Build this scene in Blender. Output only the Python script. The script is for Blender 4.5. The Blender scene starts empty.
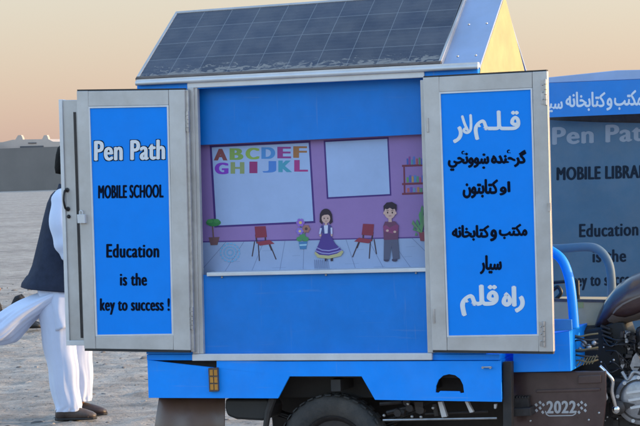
import bpy, bmesh, math, random
from mathutils import Vector, Matrix, noise
from mathutils.geometry import tessellate_polygon
R = math.radians
random.seed(7)
SC = bpy.context.scene
COL = SC.collection

# ------------------------------------------------------------------ camera
CAM = Vector((4.0121, -9.3974, 1.6738))
YAW, PITCH, ROLL, FPX = -0.3167, -0.0227, -0.0311, 2047.3
_f = Vector((math.sin(YAW) * math.cos(PITCH), math.cos(YAW) * math.cos(PITCH), math.sin(PITCH)))
_r = Vector((math.cos(YAW), -math.sin(YAW), 0))
_u = _r.cross(_f)
CR = math.cos(ROLL) * _r + math.sin(ROLL) * _u
CU = -math.sin(ROLL) * _r + math.cos(ROLL) * _u
CF = _f
cd = bpy.data.cameras.new('camera')
cam = bpy.data.objects.new('camera', cd)
COL.objects.link(cam)
M = Matrix((CR, CU, -CF)).transposed().to_4x4()
M.translation = CAM
cam.matrix_world = M
cd.sensor_width = 36
cd.sensor_fit = 'HORIZONTAL'
cd.lens = 36 * FPX / 640
cd.clip_end = 20000
SC.camera = cam

# ------------------------------------------------------------------ sky, sun, exposure
SUN_EL, SUN_AZ = R(7.0), R(24)          # azimuth measured from +x towards +y
w = bpy.data.worlds.new('World')
SC.world = w
w.use_nodes = True
nt = w.node_tree
bg = nt.nodes['Background']
sky = nt.nodes.new('ShaderNodeTexSky')
sky.sky_type = 'NISHITA'
sky.sun_disc = False
sky.sun_elevation = SUN_EL
sky.sun_rotation = R(90) - SUN_AZ
sky.air_density = 1.0
sky.dust_density = 1.0
sky.ozone_density = 1.5
# dusty evening air: the clear sky overhead turns peach towards the horizon all round
wtc = nt.nodes.new('ShaderNodeTexCoord')
wsep = nt.nodes.new('ShaderNodeSeparateXYZ')
nt.links.new(wtc.outputs['Generated'], wsep.inputs[0])
wmr = nt.nodes.new('ShaderNodeValToRGB')
we = wmr.color_ramp.elements
we[0].position, we[0].color = 0.0, (0.92, 0.92, 0.92, 1)
we[1].position, we[1].color = 0.26, (0, 0, 0, 1)
x_ = we.new(0.09)
x_.color = (0.85, 0.85, 0.85, 1)
nt.links.new(wsep.outputs['Z'], wmr.inputs['Fac'])
wcr = nt.nodes.new('ShaderNodeValToRGB')
ce_ = wcr.color_ramp.elements
ce_[0].position, ce_[0].color = 0.0, (1.62, 1.11, 1.08, 1)
ce_[1].position, ce_[1].color = 0.085, (1.74, 1.40, 1.22, 1)
x_ = ce_.new(0.03)
x_.color = (1.70, 1.21, 1.13, 1)
nt.links.new(wsep.outputs['Z'], wcr.inputs['Fac'])
wmul = nt.nodes.new('ShaderNodeMix')
wmul.data_type = 'RGBA'
wmul.blend_type = 'MULTIPLY'
wmul.inputs['Factor'].default_value = 1
wmul.inputs['B'].default_value = (2.9, 2.7, 2.7, 1)
nt.links.new(sky.outputs[0], wmul.inputs['A'])
wmix = nt.nodes.new('ShaderNodeMix')
wmix.data_type = 'RGBA'
nt.links.new(wmr.outputs[0], wmix.inputs['Factor'])
nt.links.new(wmul.outputs['Result'], wmix.inputs['A'])
nt.links.new(wcr.outputs[0], wmix.inputs['B'])
nt.links.new(wmix.outputs['Result'], bg.inputs[0])
bg.inputs[1].default_value = 0.15
sd = bpy.data.lights.new('sun', 'SUN')
sd.energy = 2.0
sd.angle = R(0.6)
sd.color = (1.0, 0.66, 0.30)
sun = bpy.data.objects.new('sun', sd)
COL.objects.link(sun)
sdir = Vector((math.cos(SUN_EL) * math.cos(SUN_AZ), math.cos(SUN_EL) * math.sin(SUN_AZ), math.sin(SUN_EL)))
sun.rotation_euler = sdir.to_track_quat('Z', 'Y').to_euler()
sun.location = (20, 5, 12)
vs = SC.view_settings
vs.view_transform = 'Standard'
vs.look = 'None'
vs.exposure = 1.1
vs.gamma = 1
vs.use_curve_mapping = False


# ------------------------------------------------------------------ measuring helpers
def ray(px, py):
    return CF + CR * ((px - 320) / FPX) - CU * ((py - 213) / FPX)


def P(px, py, Y):
    d = ray(px, py)
    t = (Y - CAM.y) / d.y
    return CAM + d * t


def G(px, py, Z=0.0):
    d = ray(px, py)
    return CAM + d * ((Z - CAM.z) / d.z)


def X_at(px, py, X):
    d = ray(px, py)
    return CAM + d * ((X - CAM.x) / d.x)


# ------------------------------------------------------------------ materials
def srgb(r, g, b):
    f = lambda c: c / 12.92 if c <= 0.04045 else ((c + 0.055) / 1.055) ** 2.4
    return (f(r / 255), f(g / 255), f(b / 255), 1)


def mat(name, col, rough=0.5, metal=0.0, var=0.12, scale=8.0, bump=0.0, bscale=40.0, coat=0.0, dust=0.0, spec=0.5, scratch=0.0):
    """procedural principled paint: base colour with noise variation, a little dust, uneven gloss and bump"""
    m = bpy.data.materials.new(name)
    m.use_nodes = True
    n = m.node_tree.nodes
    L = m.node_tree.links
    b = n['Principled BSDF']
    b.inputs['Metallic'].default_value = metal
    b.inputs['Specular IOR Level'].default_value = spec
    if len(col) == 3:
        col = (*col, 1)
    tc = n.new('ShaderNodeTexCoord')
    nz = n.new('ShaderNodeTexNoise')
    nz.inputs['Scale'].default_value = scale
    nz.inputs['Detail'].default_value = 6
    nz.inputs['Roughness'].default_value = 0.65
    L.new(tc.outputs['Object'], nz.inputs['Vector'])
    rp = n.new('ShaderNodeValToRGB')
    rp.color_ramp.elements[0].position = 0.3
    rp.color_ramp.elements[1].position = 0.7
    rp.color_ramp.elements[0].color = tuple(c * (1 - var) for c in col[:3]) + (1,)
    rp.color_ramp.elements[1].color = tuple(min(1, c * (1 + var)) for c in col[:3]) + (1,)
    L.new(nz.outputs['Fac'], rp.inputs['Fac'])
    out = rp.outputs['Color']
    if dust > 0:
        n2 = n.new('ShaderNodeTexNoise')
        n2.inputs['Scale'].default_value = 3.3
        n2.inputs['Detail'].default_value = 9
        n2.inputs['Roughness'].default_value = 0.75
        L.new(tc.outputs['Object'], n2.inputs['Vector'])
        mr = n.new('ShaderNodeMapRange')
        mr.inputs['From Min'].default_value = 0.42
        mr.inputs['From Max'].default_value = 0.75
        mr.inputs['To Max'].default_value = dust
        L.new(n2.outputs['Fac'], mr.inputs['Value'])
        mx = n.new('ShaderNodeMix')
        mx.data_type = 'RGBA'
        mx.inputs['B'].default_value = (0.36, 0.30, 0.24, 1)
        L.new(mr.outputs[0], mx.inputs['Factor'])
        L.new(out, mx.inputs['A'])
        out = mx.outputs['Result']
    if scratch:
        for sc_, th_ in (((3, 3, 70), .66), ((60, 60, 4), .67)):
            mp_ = n.new('ShaderNodeMapping')
            mp_.inputs['Scale'].default_value = sc_
            mp_.inputs['Rotation'].default_value = (0, .25 if sc_[0] < 10 else -.15, 0)
            L.new(tc.outputs['Object'], mp_.inputs['Vector'])
            n4 = n.new('ShaderNodeTexNoise')
            n4.inputs['Scale'].default_value = 1
            n4.inputs['Detail'].default_value = 3
            L.new(mp_.outputs[0], n4.inputs['Vector'])
            m4 = n.new('ShaderNodeMapRange')
            m4.inputs['From Min'].default_value = th_
            m4.inputs['From Max'].default_value = th_ + .08
            m4.inputs['To Max'].default_value = scratch
            L.new(n4.outputs['Fac'], m4.inputs['Value'])
            x4 = n.new('ShaderNodeMix')
            x4.data_type = 'RGBA'
            x4.inputs['B'].default_value = (0.34, 0.36, 0.40, 1)
            L.new(m4.outputs[0], x4.inputs['Factor'])
            L.new(out, x4.inputs['A'])
            out = x4.outputs['Result']
    L.new(out, b.inputs['Base Color'])
    rr = n.new('ShaderNodeMapRange')
    rr.inputs['To Min'].default_value = max(0.02, rough - 0.1)
    rr.inputs['To Max'].default_value = min(1, rough + 0.12)
    L.new(nz.outputs['Fac'], rr.inputs['Value'])
    L.new(rr.outputs[0], b.inputs['Roughness'])
    if coat:
        b.inputs['Coat Weight'].default_value = coat
    if bump:
        n3 = n.new('ShaderNodeTexNoise')
        n3.inputs['Scale'].default_value = bscale
        n3.inputs['Detail'].default_value = 5
        L.new(tc.outputs['Object'], n3.inputs['Vector'])
        bp = n.new('ShaderNodeBump')
        bp.inputs['Strength'].default_value = bump
        bp.inputs['Distance'].default_value = 0.01
        L.new(n3.outputs['Fac'], bp.inputs['Height'])
        L.new(bp.outputs[0], b.inputs['Normal'])
    return m


BLUE = (0.0, 0.275, 0.96)
MB_ = {
    'blue': mat('blue_paint', BLUE, 0.42, var=0.06, spec=0.3, dust=0.06, bump=0.16, bscale=5, scratch=0.13),
    'vinyl': mat('blue_vinyl', (0.0, 0.235, 0.84), 0.45, var=0.04, dust=0.015, bump=0.03, bscale=5, spec=0.2),
    'inblue': mat('blue_inner_panel', (0.002, 0.185, 0.64), 0.45, var=0.07, spec=0.3, dust=0.03, scratch=0.08, bump=0.05, bscale=5),
    'shadeblue': mat('shade_toned_blue', (0.075, 0.145, 0.215), 0.55, var=0.14, scale=2.0, dust=0.18, bump=0.05, bscale=5),  # blue darkened and greyed: shade put into the colour of panel and far rail
    'banblue': mat('banner_blue', (0.03, 0.22, 0.60), 0.5, var=0.06, dust=0.10, spec=0.3),
    'alu': mat('aluminium', (0.50, 0.485, 0.48), 0.42, metal=0.35, var=0.15, scale=4, dust=0.35, bump=0.04, bscale=30, scratch=0.16),
    'aluw': mat('pale_aluminium', (0.62, 0.63, 0.66), 0.4, metal=0.3, var=0.08, dust=0.15),
    'steel': mat('steel', (0.45, 0.45, 0.46), 0.32, metal=0.8, var=0.2, scale=20),
    'sheet': mat('galvanised_sheet', (0.33, 0.42, 0.60), 0.45, metal=0.25, var=0.10, scale=4, dust=0.15),
    'gable': mat('gable_sheet', (0.42, 0.365, 0.165), 0.6, var=0.16, scale=6, dust=0.1, bump=0.35, bscale=7),
    'rubber': mat('black_rubber', (0.018, 0.018, 0.02), 0.7, var=0.2, dust=0.1),
    'tyre': mat('tyre_rubber', (0.030, 0.032, 0.036), 0.8, var=0.3, scale=14, dust=0.22, bump=0.3, bscale=60),
    'black': mat('black_plastic', (0.010, 0.010, 0.011), 0.5, var=0.2, dust=0.03),
    'chassis': mat('chassis_black', (0.016, 0.014, 0.015), 0.6, var=0.3, scale=12, dust=0.07),
    'frame_brown': mat('dusty_frame', (0.085, 0.06, 0.05), 0.6, var=0.25, scale=15, dust=0.3),
    'maroon': mat('maroon_paint', (0.055, 0.027, 0.027), 0.30, var=0.2, dust=0.12, coat=0.3),
    'tankstripe': mat('bronze_stripe', (0.16, 0.125, 0.105), 0.4, var=0.15),
    'flap': mat('brown_rubber', (0.115, 0.062, 0.040), 0.36, var=0.18, scale=5, dust=0.05),
    'amber': mat('amber_lens', (0.45, 0.20, 0.03), 0.3, var=0.2),
    'card': mat('cardboard', (0.62, 0.43, 0.22), 0.8, var=0.1, dust=0.1),
    'tape': mat('packing_tape', (0.50, 0.42, 0.12), 0.3, var=0.1),
    'engine': mat('engine_alloy', (0.33, 0.33, 0.35), 0.36, metal=0.6, var=0.3, scale=25, bump=0.1, bscale=60),
    'engdark': mat('engine_dark', (0.030, 0.026, 0.028), 0.5, metal=0.3, var=0.3, scale=30, dust=0.10),
    'wire': mat('yellow_wire', (0.15, 0.12, 0.06), 0.6),
    'chrome': mat('chrome', (0.75, 0.75, 0.76), 0.15, metal=1.0, var=0.05),
    'white': mat('white_letter', (0.72, 0.73, 0.76), 0.5, var=0.04),
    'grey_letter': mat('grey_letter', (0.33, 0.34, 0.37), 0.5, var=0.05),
    'ink': mat('black_ink', (0.003, 0.006, 0.018), 0.75, var=0.1, spec=0.08),
    'faded_ink': mat('faded_ink', (0.018, 0.026, 0.040), 0.7, var=0.15, spec=0.1),
    'decal': mat('silver_decal', (0.40, 0.40, 0.42), 0.4, var=0.1),
    'cloth': mat('white_cotton', (0.60, 0.66, 0.82), 0.85, var=0.05, scale=5, bump=0.35, bscale=7, spec=0.2),
    'vest': mat('navy_wool', (0.028, 0.036, 0.062), 0.9, var=0.2, scale=20, bump=0.2, bscale=70, spec=0.2),
    'skin': mat('skin', (0.28, 0.15, 0.09), 0.55, var=0.1),
    'hair': mat('black_hair', (0.006, 0.005, 0.005), 0.8, var=0.3, scale=40, bump=0.5, bscale=90, spec=0.15),
    'leather': mat('brown_leather', (0.035, 0.019, 0.018), 0.5, var=0.3, scale=25, dust=0.25),
    'jacket': mat('black_jacket', (0.014, 0.014, 0.017), 0.8, var=0.2, bump=0.3, bscale=14),
    'jgrey': mat('grey_piping', (0.12, 0.13, 0.15), 0.8),
    'mud': mat('mud_wall', (0.195, 0.172, 0.158), 0.95, var=0.10, scale=0.25, bump=0.3, bscale=2),
    'plaster': mat('plaster', (0.50, 0.43, 0.38), 0.9, var=0.08, scale=0.4),
    'redwall': mat('red_wall', (0.14, 0.07, 0.085), 0.9),
    'darkband': mat('dark_band', (0.10, 0.10, 0.11), 0.9),  # even dark grey
}
m = MB_


# ------------------------------------------------------------------ mesh helpers
def root_loc(o):
    while o.parent:
        o = o.parent
    return Vector(o.location)


def new_bm():
    return bmesh.new()


def obj(name, bm, mats, parent=None, smooth=False, bevel=0.0, label=None, kind=None, flip=True):
    if not isinstance(mats, (list, tuple)):
        mats = [mats]
    if flip:
        bmesh.ops.recalc_face_normals(bm, faces=bm.faces[:])
    me = bpy.data.meshes.new(name)
    if parent is not None:
        off = root_loc(parent)
        bmesh.ops.translate(bm, verts=bm.verts[:], vec=-off)
    bm.to_mesh(me)
    bm.free()
    for x in mats:
        me.materials.append(x)
    o = bpy.data.objects.new(name, me)
    COL.objects.link(o)
    if parent is not None:
        o.parent = parent
    if smooth:
        for p in me.polygons:
            p.use_smooth = True
        if smooth != 'all':
            me.set_sharp_from_angle(angle=R(38))
    if bevel:
        b = o.modifiers.new('bevel', 'BEVEL')
        b.width = bevel
        b.segments = 2
        b.limit_method = 'ANGLE'
        b.angle_limit = R(40)
    if label:
        o['label'] = label
    if kind:
        o['kind'] = kind
    return o


def objs(name, bm, mats, parent=None, **k):
    """every separate piece of bm becomes an object of its own"""
    bm.verts.index_update()
    bm.verts.ensure_lookup_table()
    seen, out = set(), []
    for v in bm.verts:
        if v.index in seen:
            continue
        st, isl = [v], []
        seen.add(v.index)
        while st:
            a = st.pop()
            isl.append(a)
            for e in a.link_edges:
                b2 = e.other_vert(a)
                if b2.index not in seen:
                    seen.add(b2.index)
                    st.append(b2)
        out.append(isl)
    for isl in out:
        nb = bmesh.new()
        mp_ = {a: nb.verts.new(a.co) for a in isl}
        for f in {f for a in isl for f in a.link_faces}:
            nf = nb.faces.new([mp_[a] for a in f.verts])
            nf.material_index = f.material_index
        o = obj(name, nb, mats, parent, **k)
    bm.free()
    return o


def thing(name, label, cat, loc=(0, 0, 0), rotz=0, group=None):
    o = bpy.data.objects.new(name, None)
    COL.objects.link(o)
    o.location = loc
    o.rotation_euler = (0, 0, rotz)
    o.empty_display_size = 0.2
    tag(o, label, cat, group)
    return o


def tag(o, label, cat, group=None):
    o['label'] = label
    o['category'] = cat
    if group:
        o['group'] = group


def box(bm, x0, x1, y0, y1, z0, z1, mi=0):
    v = [bm.verts.new((x, y, z)) for z in (z0, z1) for y in (y0, y1) for x in (x0, x1)]
    for f in ((0, 1, 3, 2), (4, 6, 7, 5), (0, 4, 5, 1), (2, 3, 7, 6), (0, 2, 6, 4), (1, 5, 7, 3)):
        bm.faces.new([v[i] for i in f]).material_index = mi


def prism(bm, pts, off, mi=0):
    off = Vector(off)
    a = [bm.verts.new(p) for p in pts]
    b = [bm.verts.new(Vector(p) + off) for p in pts]
    n = len(a)
    bm.faces.new(a).material_index = mi
    bm.faces.new(b[::-1]).material_index = mi
    for i in range(n):
        bm.faces.new((a[i], b[i], b[(i + 1) % n], a[(i + 1) % n])).material_index = mi


def slab(bm, poly, Y, th, mi=0, holes=()):
    """outline measured on the plane y = Y, given real thickness th backwards"""
    loops = [[P(x, y, Y) for x, y in l] for l in (poly, *holes)]
    if not holes:
        prism(bm, loops[0], (0, th, 0), mi)
        return
    flat = [p for l in loops for p in l]
    tri = tessellate_polygon(loops)
    a = [bm.verts.new(p) for p in flat]
    b = [bm.verts.new(p + Vector((0, th, 0))) for p in flat]
    for t in tri:
        bm.faces.new([a[i] for i in t]).material_index = mi
        bm.faces.new([b[i] for i in reversed(t)]).material_index = mi
    k = 0
    for l in loops:
        n = len(l)
        for i in range(n):
            j = (i + 1) % n
            bm.faces.new((a[k + i], b[k + i], b[k + j], a[k + j])).material_index = mi
        k += n


def sheet(bm, poly, Y, mi=0):
    bm.faces.new([bm.verts.new(P(x, y, Y)) for x, y in poly]).material_index = mi


def tube(bm, pts, rad, n=10, mi=0, caps=True, squash=None):
    pts = [Vector(p) for p in pts]
    if not isinstance(rad, (list, tuple)):
        rad = [rad] * len(pts)
    rings = []
    up = None
    for i, p in enumerate(pts):
        t = (pts[min(i + 1, len(pts) - 1)] - pts[max(i - 1, 0)]).normalized()
        if up is None:
            up = Vector((0, 0, 1)) if abs(t.z) < 0.9 else Vector((0, 1, 0))
        s = t.cross(up).normalized()
        up = s.cross(t).normalized()
        r = rad[i]
        ra, rb = r if isinstance(r, tuple) else (r, r)
        rings.append([bm.verts.new(p + s * ra * math.cos(k * 2 * math.pi / n) + up * rb * math.sin(k * 2 * math.pi / n)) for k in range(n)])
    for i in range(len(rings) - 1):
        for k in range(n):
            bm.faces.new((rings[i][k], rings[i][(k + 1) % n], rings[i + 1][(k + 1) % n], rings[i + 1][k])).material_index = mi
    if caps:
        bm.faces.new(rings[0][::-1]).material_index = mi
        bm.faces.new(rings[-1]).material_index = mi


def smooth_path(pts, k=6):
    pts = [Vector(p) for p in pts]
    out = []
    q = [pts[0]] + pts + [pts[-1]]
    for i in range(1, len(q) - 2):
        for j in range(k):
            t = j / k
            a, b, c, d = q[i - 1], q[i], q[i + 1], q[i + 2]
            out.append(0.5 * ((2 * b) + (-a + c) * t + (2 * a - 5 * b + 4 * c - d) * t * t + (-a + 3 * b - 3 * c + d) * t ** 3))
    out.append(pts[-1])
    return out


def lathe_y(bm, c, prof, n=40, mi=0):
    """profile (radius, y) turned about a line parallel to y through c"""
    rings = []
    for r, y in prof:
        rings.append([bm.verts.new((c[0] + r * math.cos(k * 2 * math.pi / n), c[1] + y, c[2] + r * math.sin(k * 2 * math.pi / n))) for k in range(n)])
    for i in range(len(rings) - 1):
        for k in range(n):
            bm.faces.new((rings[i][k], rings[i][(k + 1) % n], rings[i + 1][(k + 1) % n], rings[i + 1][k])).material_index = mi


def loft(bm, secs, n=24, mi=0, caps=True, fold=None):
    """sections (centre, half a, half b, axis a, axis b)"""
    rings = []
    for i, (c, a, b, ea, eb) in enumerate(secs):
        c, ea, eb = Vector(c), Vector(ea), Vector(eb)
        ring = []
        for k in range(n):
            t = k * 2 * math.pi / n
            q = 1 + (fold(i / (len(secs) - 1), t) if fold else 0)
            ring.append(bm.verts.new(c + ea * a * math.cos(t) * q + eb * b * math.sin(t) * q))
        rings.append(ring)
    for i in range(len(rings) - 1):
        for k in range(n):
            bm.faces.new((rings[i][k], rings[i][(k + 1) % n], rings[i + 1][(k + 1) % n], rings[i + 1][k])).material_index = mi
    if caps:
        bm.faces.new(rings[0][::-1]).material_index = mi
        bm.faces.new(rings[-1]).material_index = mi


def ball(bm, c, r, mi=0, u=16, v=10):
    if not isinstance(r, (tuple, list)):
        r = (r, r, r)
    ret = bmesh.ops.create_uvsphere(bm, u_segments=u, v_segments=v, radius=1)
    for x in ret['verts']:
        x.co = Vector((x.co.x * r[0] + c[0], x.co.y * r[1] + c[1], x.co.z * r[2] + c[2]))
        for f in x.link_faces:
            f.material_index = mi


# ------------------------------------------------------------------ lettering
ISO = {'ا': (0x627, 0xFE8E, 0, 0), 'ب': (0x628, 0xFE90, 0xFE91, 0xFE92), 'ت': (0x62A, 0xFE96, 0xFE97, 0xFE98),
       'خ': (0x62E, 0xFEA6, 0xFEA7, 0xFEA8), 'ځ': (0x681, 0x681, 0xFEA3, 0xFEA4), 'د': (0x62F, 0xFEAA, 0, 0),
       'ر': (0x631, 0xFEAE, 0, 0), 'س': (0x633, 0xFEB2, 0xFEB3, 0xFEB4), 'ښ': (0x69A, 0xFEB2, 0xFEB3, 0xFEB4),
       'ق': (0x642, 0xFED6, 0xFED7, 0xFED8), 'ک': (0x6A9, 0xFB8F, 0xFB90, 0xFB91), 'گ': (0x6AF, 0xFB93, 0xFB94, 0xFB95),
       'ل': (0x644, 0xFEDE, 0xFEDF, 0xFEE0), 'م': (0x645, 0xFEE2, 0xFEE3, 0xFEE4), 'ن': (0x646, 0xFEE6, 0xFEE7, 0xFEE8),
       'ه': (0x647, 0xFEEA, 0xFEEB, 0xFEEC), 'و': (0x648, 0xFEEE, 0, 0), 'ی': (0x6CC, 0xFBFD, 0xFBFE, 0xFBFF),
       'ي': (0x64A, 0xFEF2, 0xFEF3, 0xFEF4), 'ـ': (0x640,) * 4}


def shape_rtl(s):
    out = []
    for i, ch in enumerate(s):
        if ch not in ISO:
            out.append(ch)
            continue
        t = ISO[ch]
        pv = i > 0 and s[i - 1] in ISO and ISO[s[i - 1]][2]
        nx = i < len(s) - 1 and s[i + 1] in ISO and t[2]
        out.append(chr(t[(3 if nx else 1) if pv else (2 if nx else 0)]))
    return ''.join(out[::-1]).replace('\uFE8E\uFEDF', '\uFEFB')


def glyphs(s, offset=0.0, spacing=1.0):
    c = bpy.data.curves.new('lettering_source', 'FONT')
    c.body = s
    c.size = 1
    c.offset = offset
    c.resolution_u = 6
    c.space_character = spacing
    o = bpy.data.objects.new('lettering_source', c)
    COL.objects.link(o)
    dg = bpy.context.evaluated_depsgraph_get()
    dg.update()
    e = o.evaluated_get(dg)
    me = e.to_mesh()
    v = [tuple(x.co) for x in me.vertices]
    f = [tuple(p.vertices) for p in me.polygons]
    e.to_mesh_clear()
    bpy.data.objects.remove(o)
    bpy.data.curves.remove(c)
    return v, f


def write(name, s, x0, x1, yt, yb, Y, material, parent, slope=0.0, bold=0.6, offset=0.012, rtl=False, shear=0.0, label=None, outline=None):
    """a line of lettering fitted between x0..x1 and yt..yb (measured at the left end) lying on y = Y"""
    v, f = glyphs(shape_rtl(s) if rtl else s, offset, 1.0 if rtl else 1.10)
    ax, bx = min(p[0] for p in v), max(p[0] for p in v)
    ay, by = min(p[1] for p in v), max(p[1] for p in v)
    # pieces that touch each other lie on separate sheets a few hundredths of a millimetre apart
    par = list(range(len(v)))

    def find(a):
        while par[a] != a:
            par[a] = par[par[a]]
            a = par[a]
        return a
    for q in f:
        for i in q[1:]:
            par[find(i)] = find(q[0])
    ids = {}
    isl = [ids.setdefault(find(i), len(ids)) for i in range(len(v))]
    bm = new_bm()

    def lay(dx, dy, dY, mi):
        vv = []
        for pi, p in enumerate(v):
            px = x0 + (p[0] - ax) / (bx - ax) * (x1 - x0) + dx
            py = yb + (p[1] - ay) / (by - ay) * (yt - yb) + dy
            px += shear * (yb - py)
            py += slope * (px - x0)
            vv.append(bm.verts.new(P(px, py, Y - dY - (isl[pi] % 4) * .00004)))
        for q in f:
            try:
                bm.faces.new([vv[i] for i in q]).material_index = mi
            except ValueError:
                pass
    k = 0
    mats = [material]
    if outline:
        mats.append(outline)
        for dx, dy in ((-1.6, 0), (1.6, 0), (0, 1), (0, -1), (1.5, .9), (-1.5, .9), (-1.5, -.9), (1.5, -.9)):
            lay(dx * 1.0, dy * 1.0, 0.0002 + k * 0.00017, 1)
            k += 1
    sh = [(-bold * .5, 0), (bold * .5, 0), (0, 0)] if bold else [(0, 0)]
    if bold:
        kv = .35 if rtl else .2
        sh += [(0, bold * kv), (0, -bold * kv)]
    for dx, dy in sh:
        lay(dx, dy, 0.0004 + k * 0.00017, 0)
        k += 1
    bmesh.ops.recalc_face_normals(bm, faces=bm.faces[:])
    for fc in bm.faces:
        fc.normal_update()
        if fc.normal.y > 0:
            fc.normal_flip()
    return obj(name, bm, mats, parent, flip=False, label=label)


def stroke(name, paths, wd, Y, material, parent):
    """brush-drawn lettering: flat strokes of even width with round ends"""
    bm = new_bm()
    k = 0
    for pth in paths:
        q = [Vector((x, y, 0)) for x, y in pth]
        q = smooth_path(q, 6)
        for i in range(len(q)):
            d = (q[min(i + 1, len(q) - 1)] - q[max(i - 1, 0)]).normalized()
            nrm = Vector((-d.y, d.x, 0)) * wd / 2
            k += 1
            if i < len(q) - 1:
                d2 = (q[min(i + 2, len(q) - 1)] - q[i]).normalized()
                n2 = Vector((-d2.y, d2.x, 0)) * wd / 2
                bm.faces.new([bm.verts.new(P(v.x, v.y, Y - .0004 - (k % 7) * .00006)) for v in (q[i] + nrm, q[i + 1] + n2, q[i + 1] - n2, q[i] - nrm)])
            if i in (0, len(q) - 1):
                k += 1
                bm.faces.new([bm.verts.new(P(q[i].x + wd / 2 * math.cos(a * .5236), q[i].y + wd / 2 * math.sin(a * .5236), Y - .0004 - (k % 7) * .00006)) for a in range(12)])
    for fc in bm.faces:
        fc.normal_update()
        if fc.normal.y > 0:
            fc.normal_flip()
    return obj(name, bm, material, parent, flip=False)


# ================================================================== GROUND AND FAR WALL
def gz(x, y):
    q = Vector((x, y, 0))
    near = math.exp(-(max(0, abs(x + 2.7) - 7) + max(0, abs(y - 7) - 9)) / 9)
    a = noise.noise(q * 1.3) * 0.016 + noise.noise(q * 3.7) * 0.014
    k = noise.noise(Vector((x * 2.1 + 5, y * 2.1, 3)))
    a += max(0, noise.noise(q * 7.0) - .05) * 0.034 * (.5 + k) + noise.noise(q * 15) * .010
    return a * near - 0.026


def ground():
    mg = bpy.data.materials.new('dry_ground')
    mg.use_nodes = True
    n, L = mg.node_tree.nodes, mg.node_tree.links
    b = n['Principled BSDF']
    b.inputs['Roughness'].default_value = 0.95
    b.inputs['Specular IOR Level'].default_value = 0.15
    tc = n.new('ShaderNodeTexCoord')

    def nz(scale, det=8, rough=0.65):
        x = n.new('ShaderNodeTexNoise')
        x.inputs['Scale'].default_value = scale
        x.inputs['Detail'].default_value = det
        x.inputs['Roughness'].default_value = rough
        L.new(tc.outputs['Object'], x.inputs['Vector'])
        return x
    a, c, d = nz(0.35), nz(3.5), nz(28, 5)
    r1 = n.new('ShaderNodeValToRGB')
    e = r1.color_ramp.elements
    e[0].position, e[1].position = 0.33, 0.68
    e[0].color, e[1].color = (0.25, 0.228, 0.205, 1), (0.50, 0.455, 0.405, 1)
    L.new(c.outputs['Fac'], r1.inputs['Fac'])
    r2 = n.new('ShaderNodeValToRGB')
    e = r2.color_ramp.elements
    e[0].position, e[1].position = 0.35, 0.65
    e[0].color, e[1].color = (0.80, 0.79, 0.79, 1), (1.12, 1.11, 1.10, 1)
    L.new(a.outputs['Fac'], r2.inputs['Fac'])
    mx = n.new('ShaderNodeMix')
    mx.data_type = 'RGBA'
    mx.blend_type = 'MULTIPLY'
    mx.inputs['Factor'].default_value = 1
    L.new(r1.outputs[0], mx.inputs['A'])
    L.new(r2.outputs[0], mx.inputs['B'])
    r3 = n.new('ShaderNodeValToRGB')
    e = r3.color_ramp.elements
    e[0].position, e[1].position = 0.30, 0.42
    e[0].color, e[1].color = (0.45, 0.45, 0.47, 1), (1, 1, 1, 1)
    L.new(d.outputs['Fac'], r3.inputs['Fac'])
    m2 = n.new('ShaderNodeMix')
    m2.data_type = 'RGBA'
    m2.blend_type = 'MULTIPLY'
    m2.inputs['Factor'].default_value = 1
    L.new(mx.outputs['Result'], m2.inputs['A'])
    L.new(r3.outputs[0], m2.inputs['B'])
    L.new(m2.outputs['Result'], b.inputs['Base Color'])
    bp = n.new('ShaderNodeBump')
    bp.inputs['Strength'].default_value = 0.8
    bp.inputs['Distance'].default_value = 0.03
    add = n.new('ShaderNodeMath')
    add.operation = 'ADD'
    L.new(c.outputs['Fac'], add.inputs[0])
    L.new(d.outputs['Fac'], add.inputs[1])
    L.new(add.outputs[0], bp.inputs['Height'])
    L.new(bp.outputs[0], b.inputs['Normal'])

    def axis(lo, hi, step):
        s = []
        x = lo
        while x <= hi + 1e-6:
            s.append(x)
            x += step
        g = step
        a, bq = lo, hi
        pre, post = [], []
        while bq < 6000:
            g *= 1.16
            a -= g
            bq += g
            pre.append(a)
            post.append(bq)
        return pre[::-1] + s + post
    xs, ys = axis(-9, 3.5, 0.055), axis(-1.5, 15.5, 0.055)
    bm = new_bm()
    grid = []
    for y in ys:
        row = []
        for x in xs:
            row.append(bm.verts.new((x, y, gz(x, y))))
        grid.append(row)
    for j in range(len(ys) - 1):
        for i in range(len(xs) - 1):
            bm.faces.new((grid[j][i], grid[j][i + 1], grid[j + 1][i + 1], grid[j + 1][i]))
    obj('ground', bm, mg, smooth='all', kind='structure', flip=False)


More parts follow.
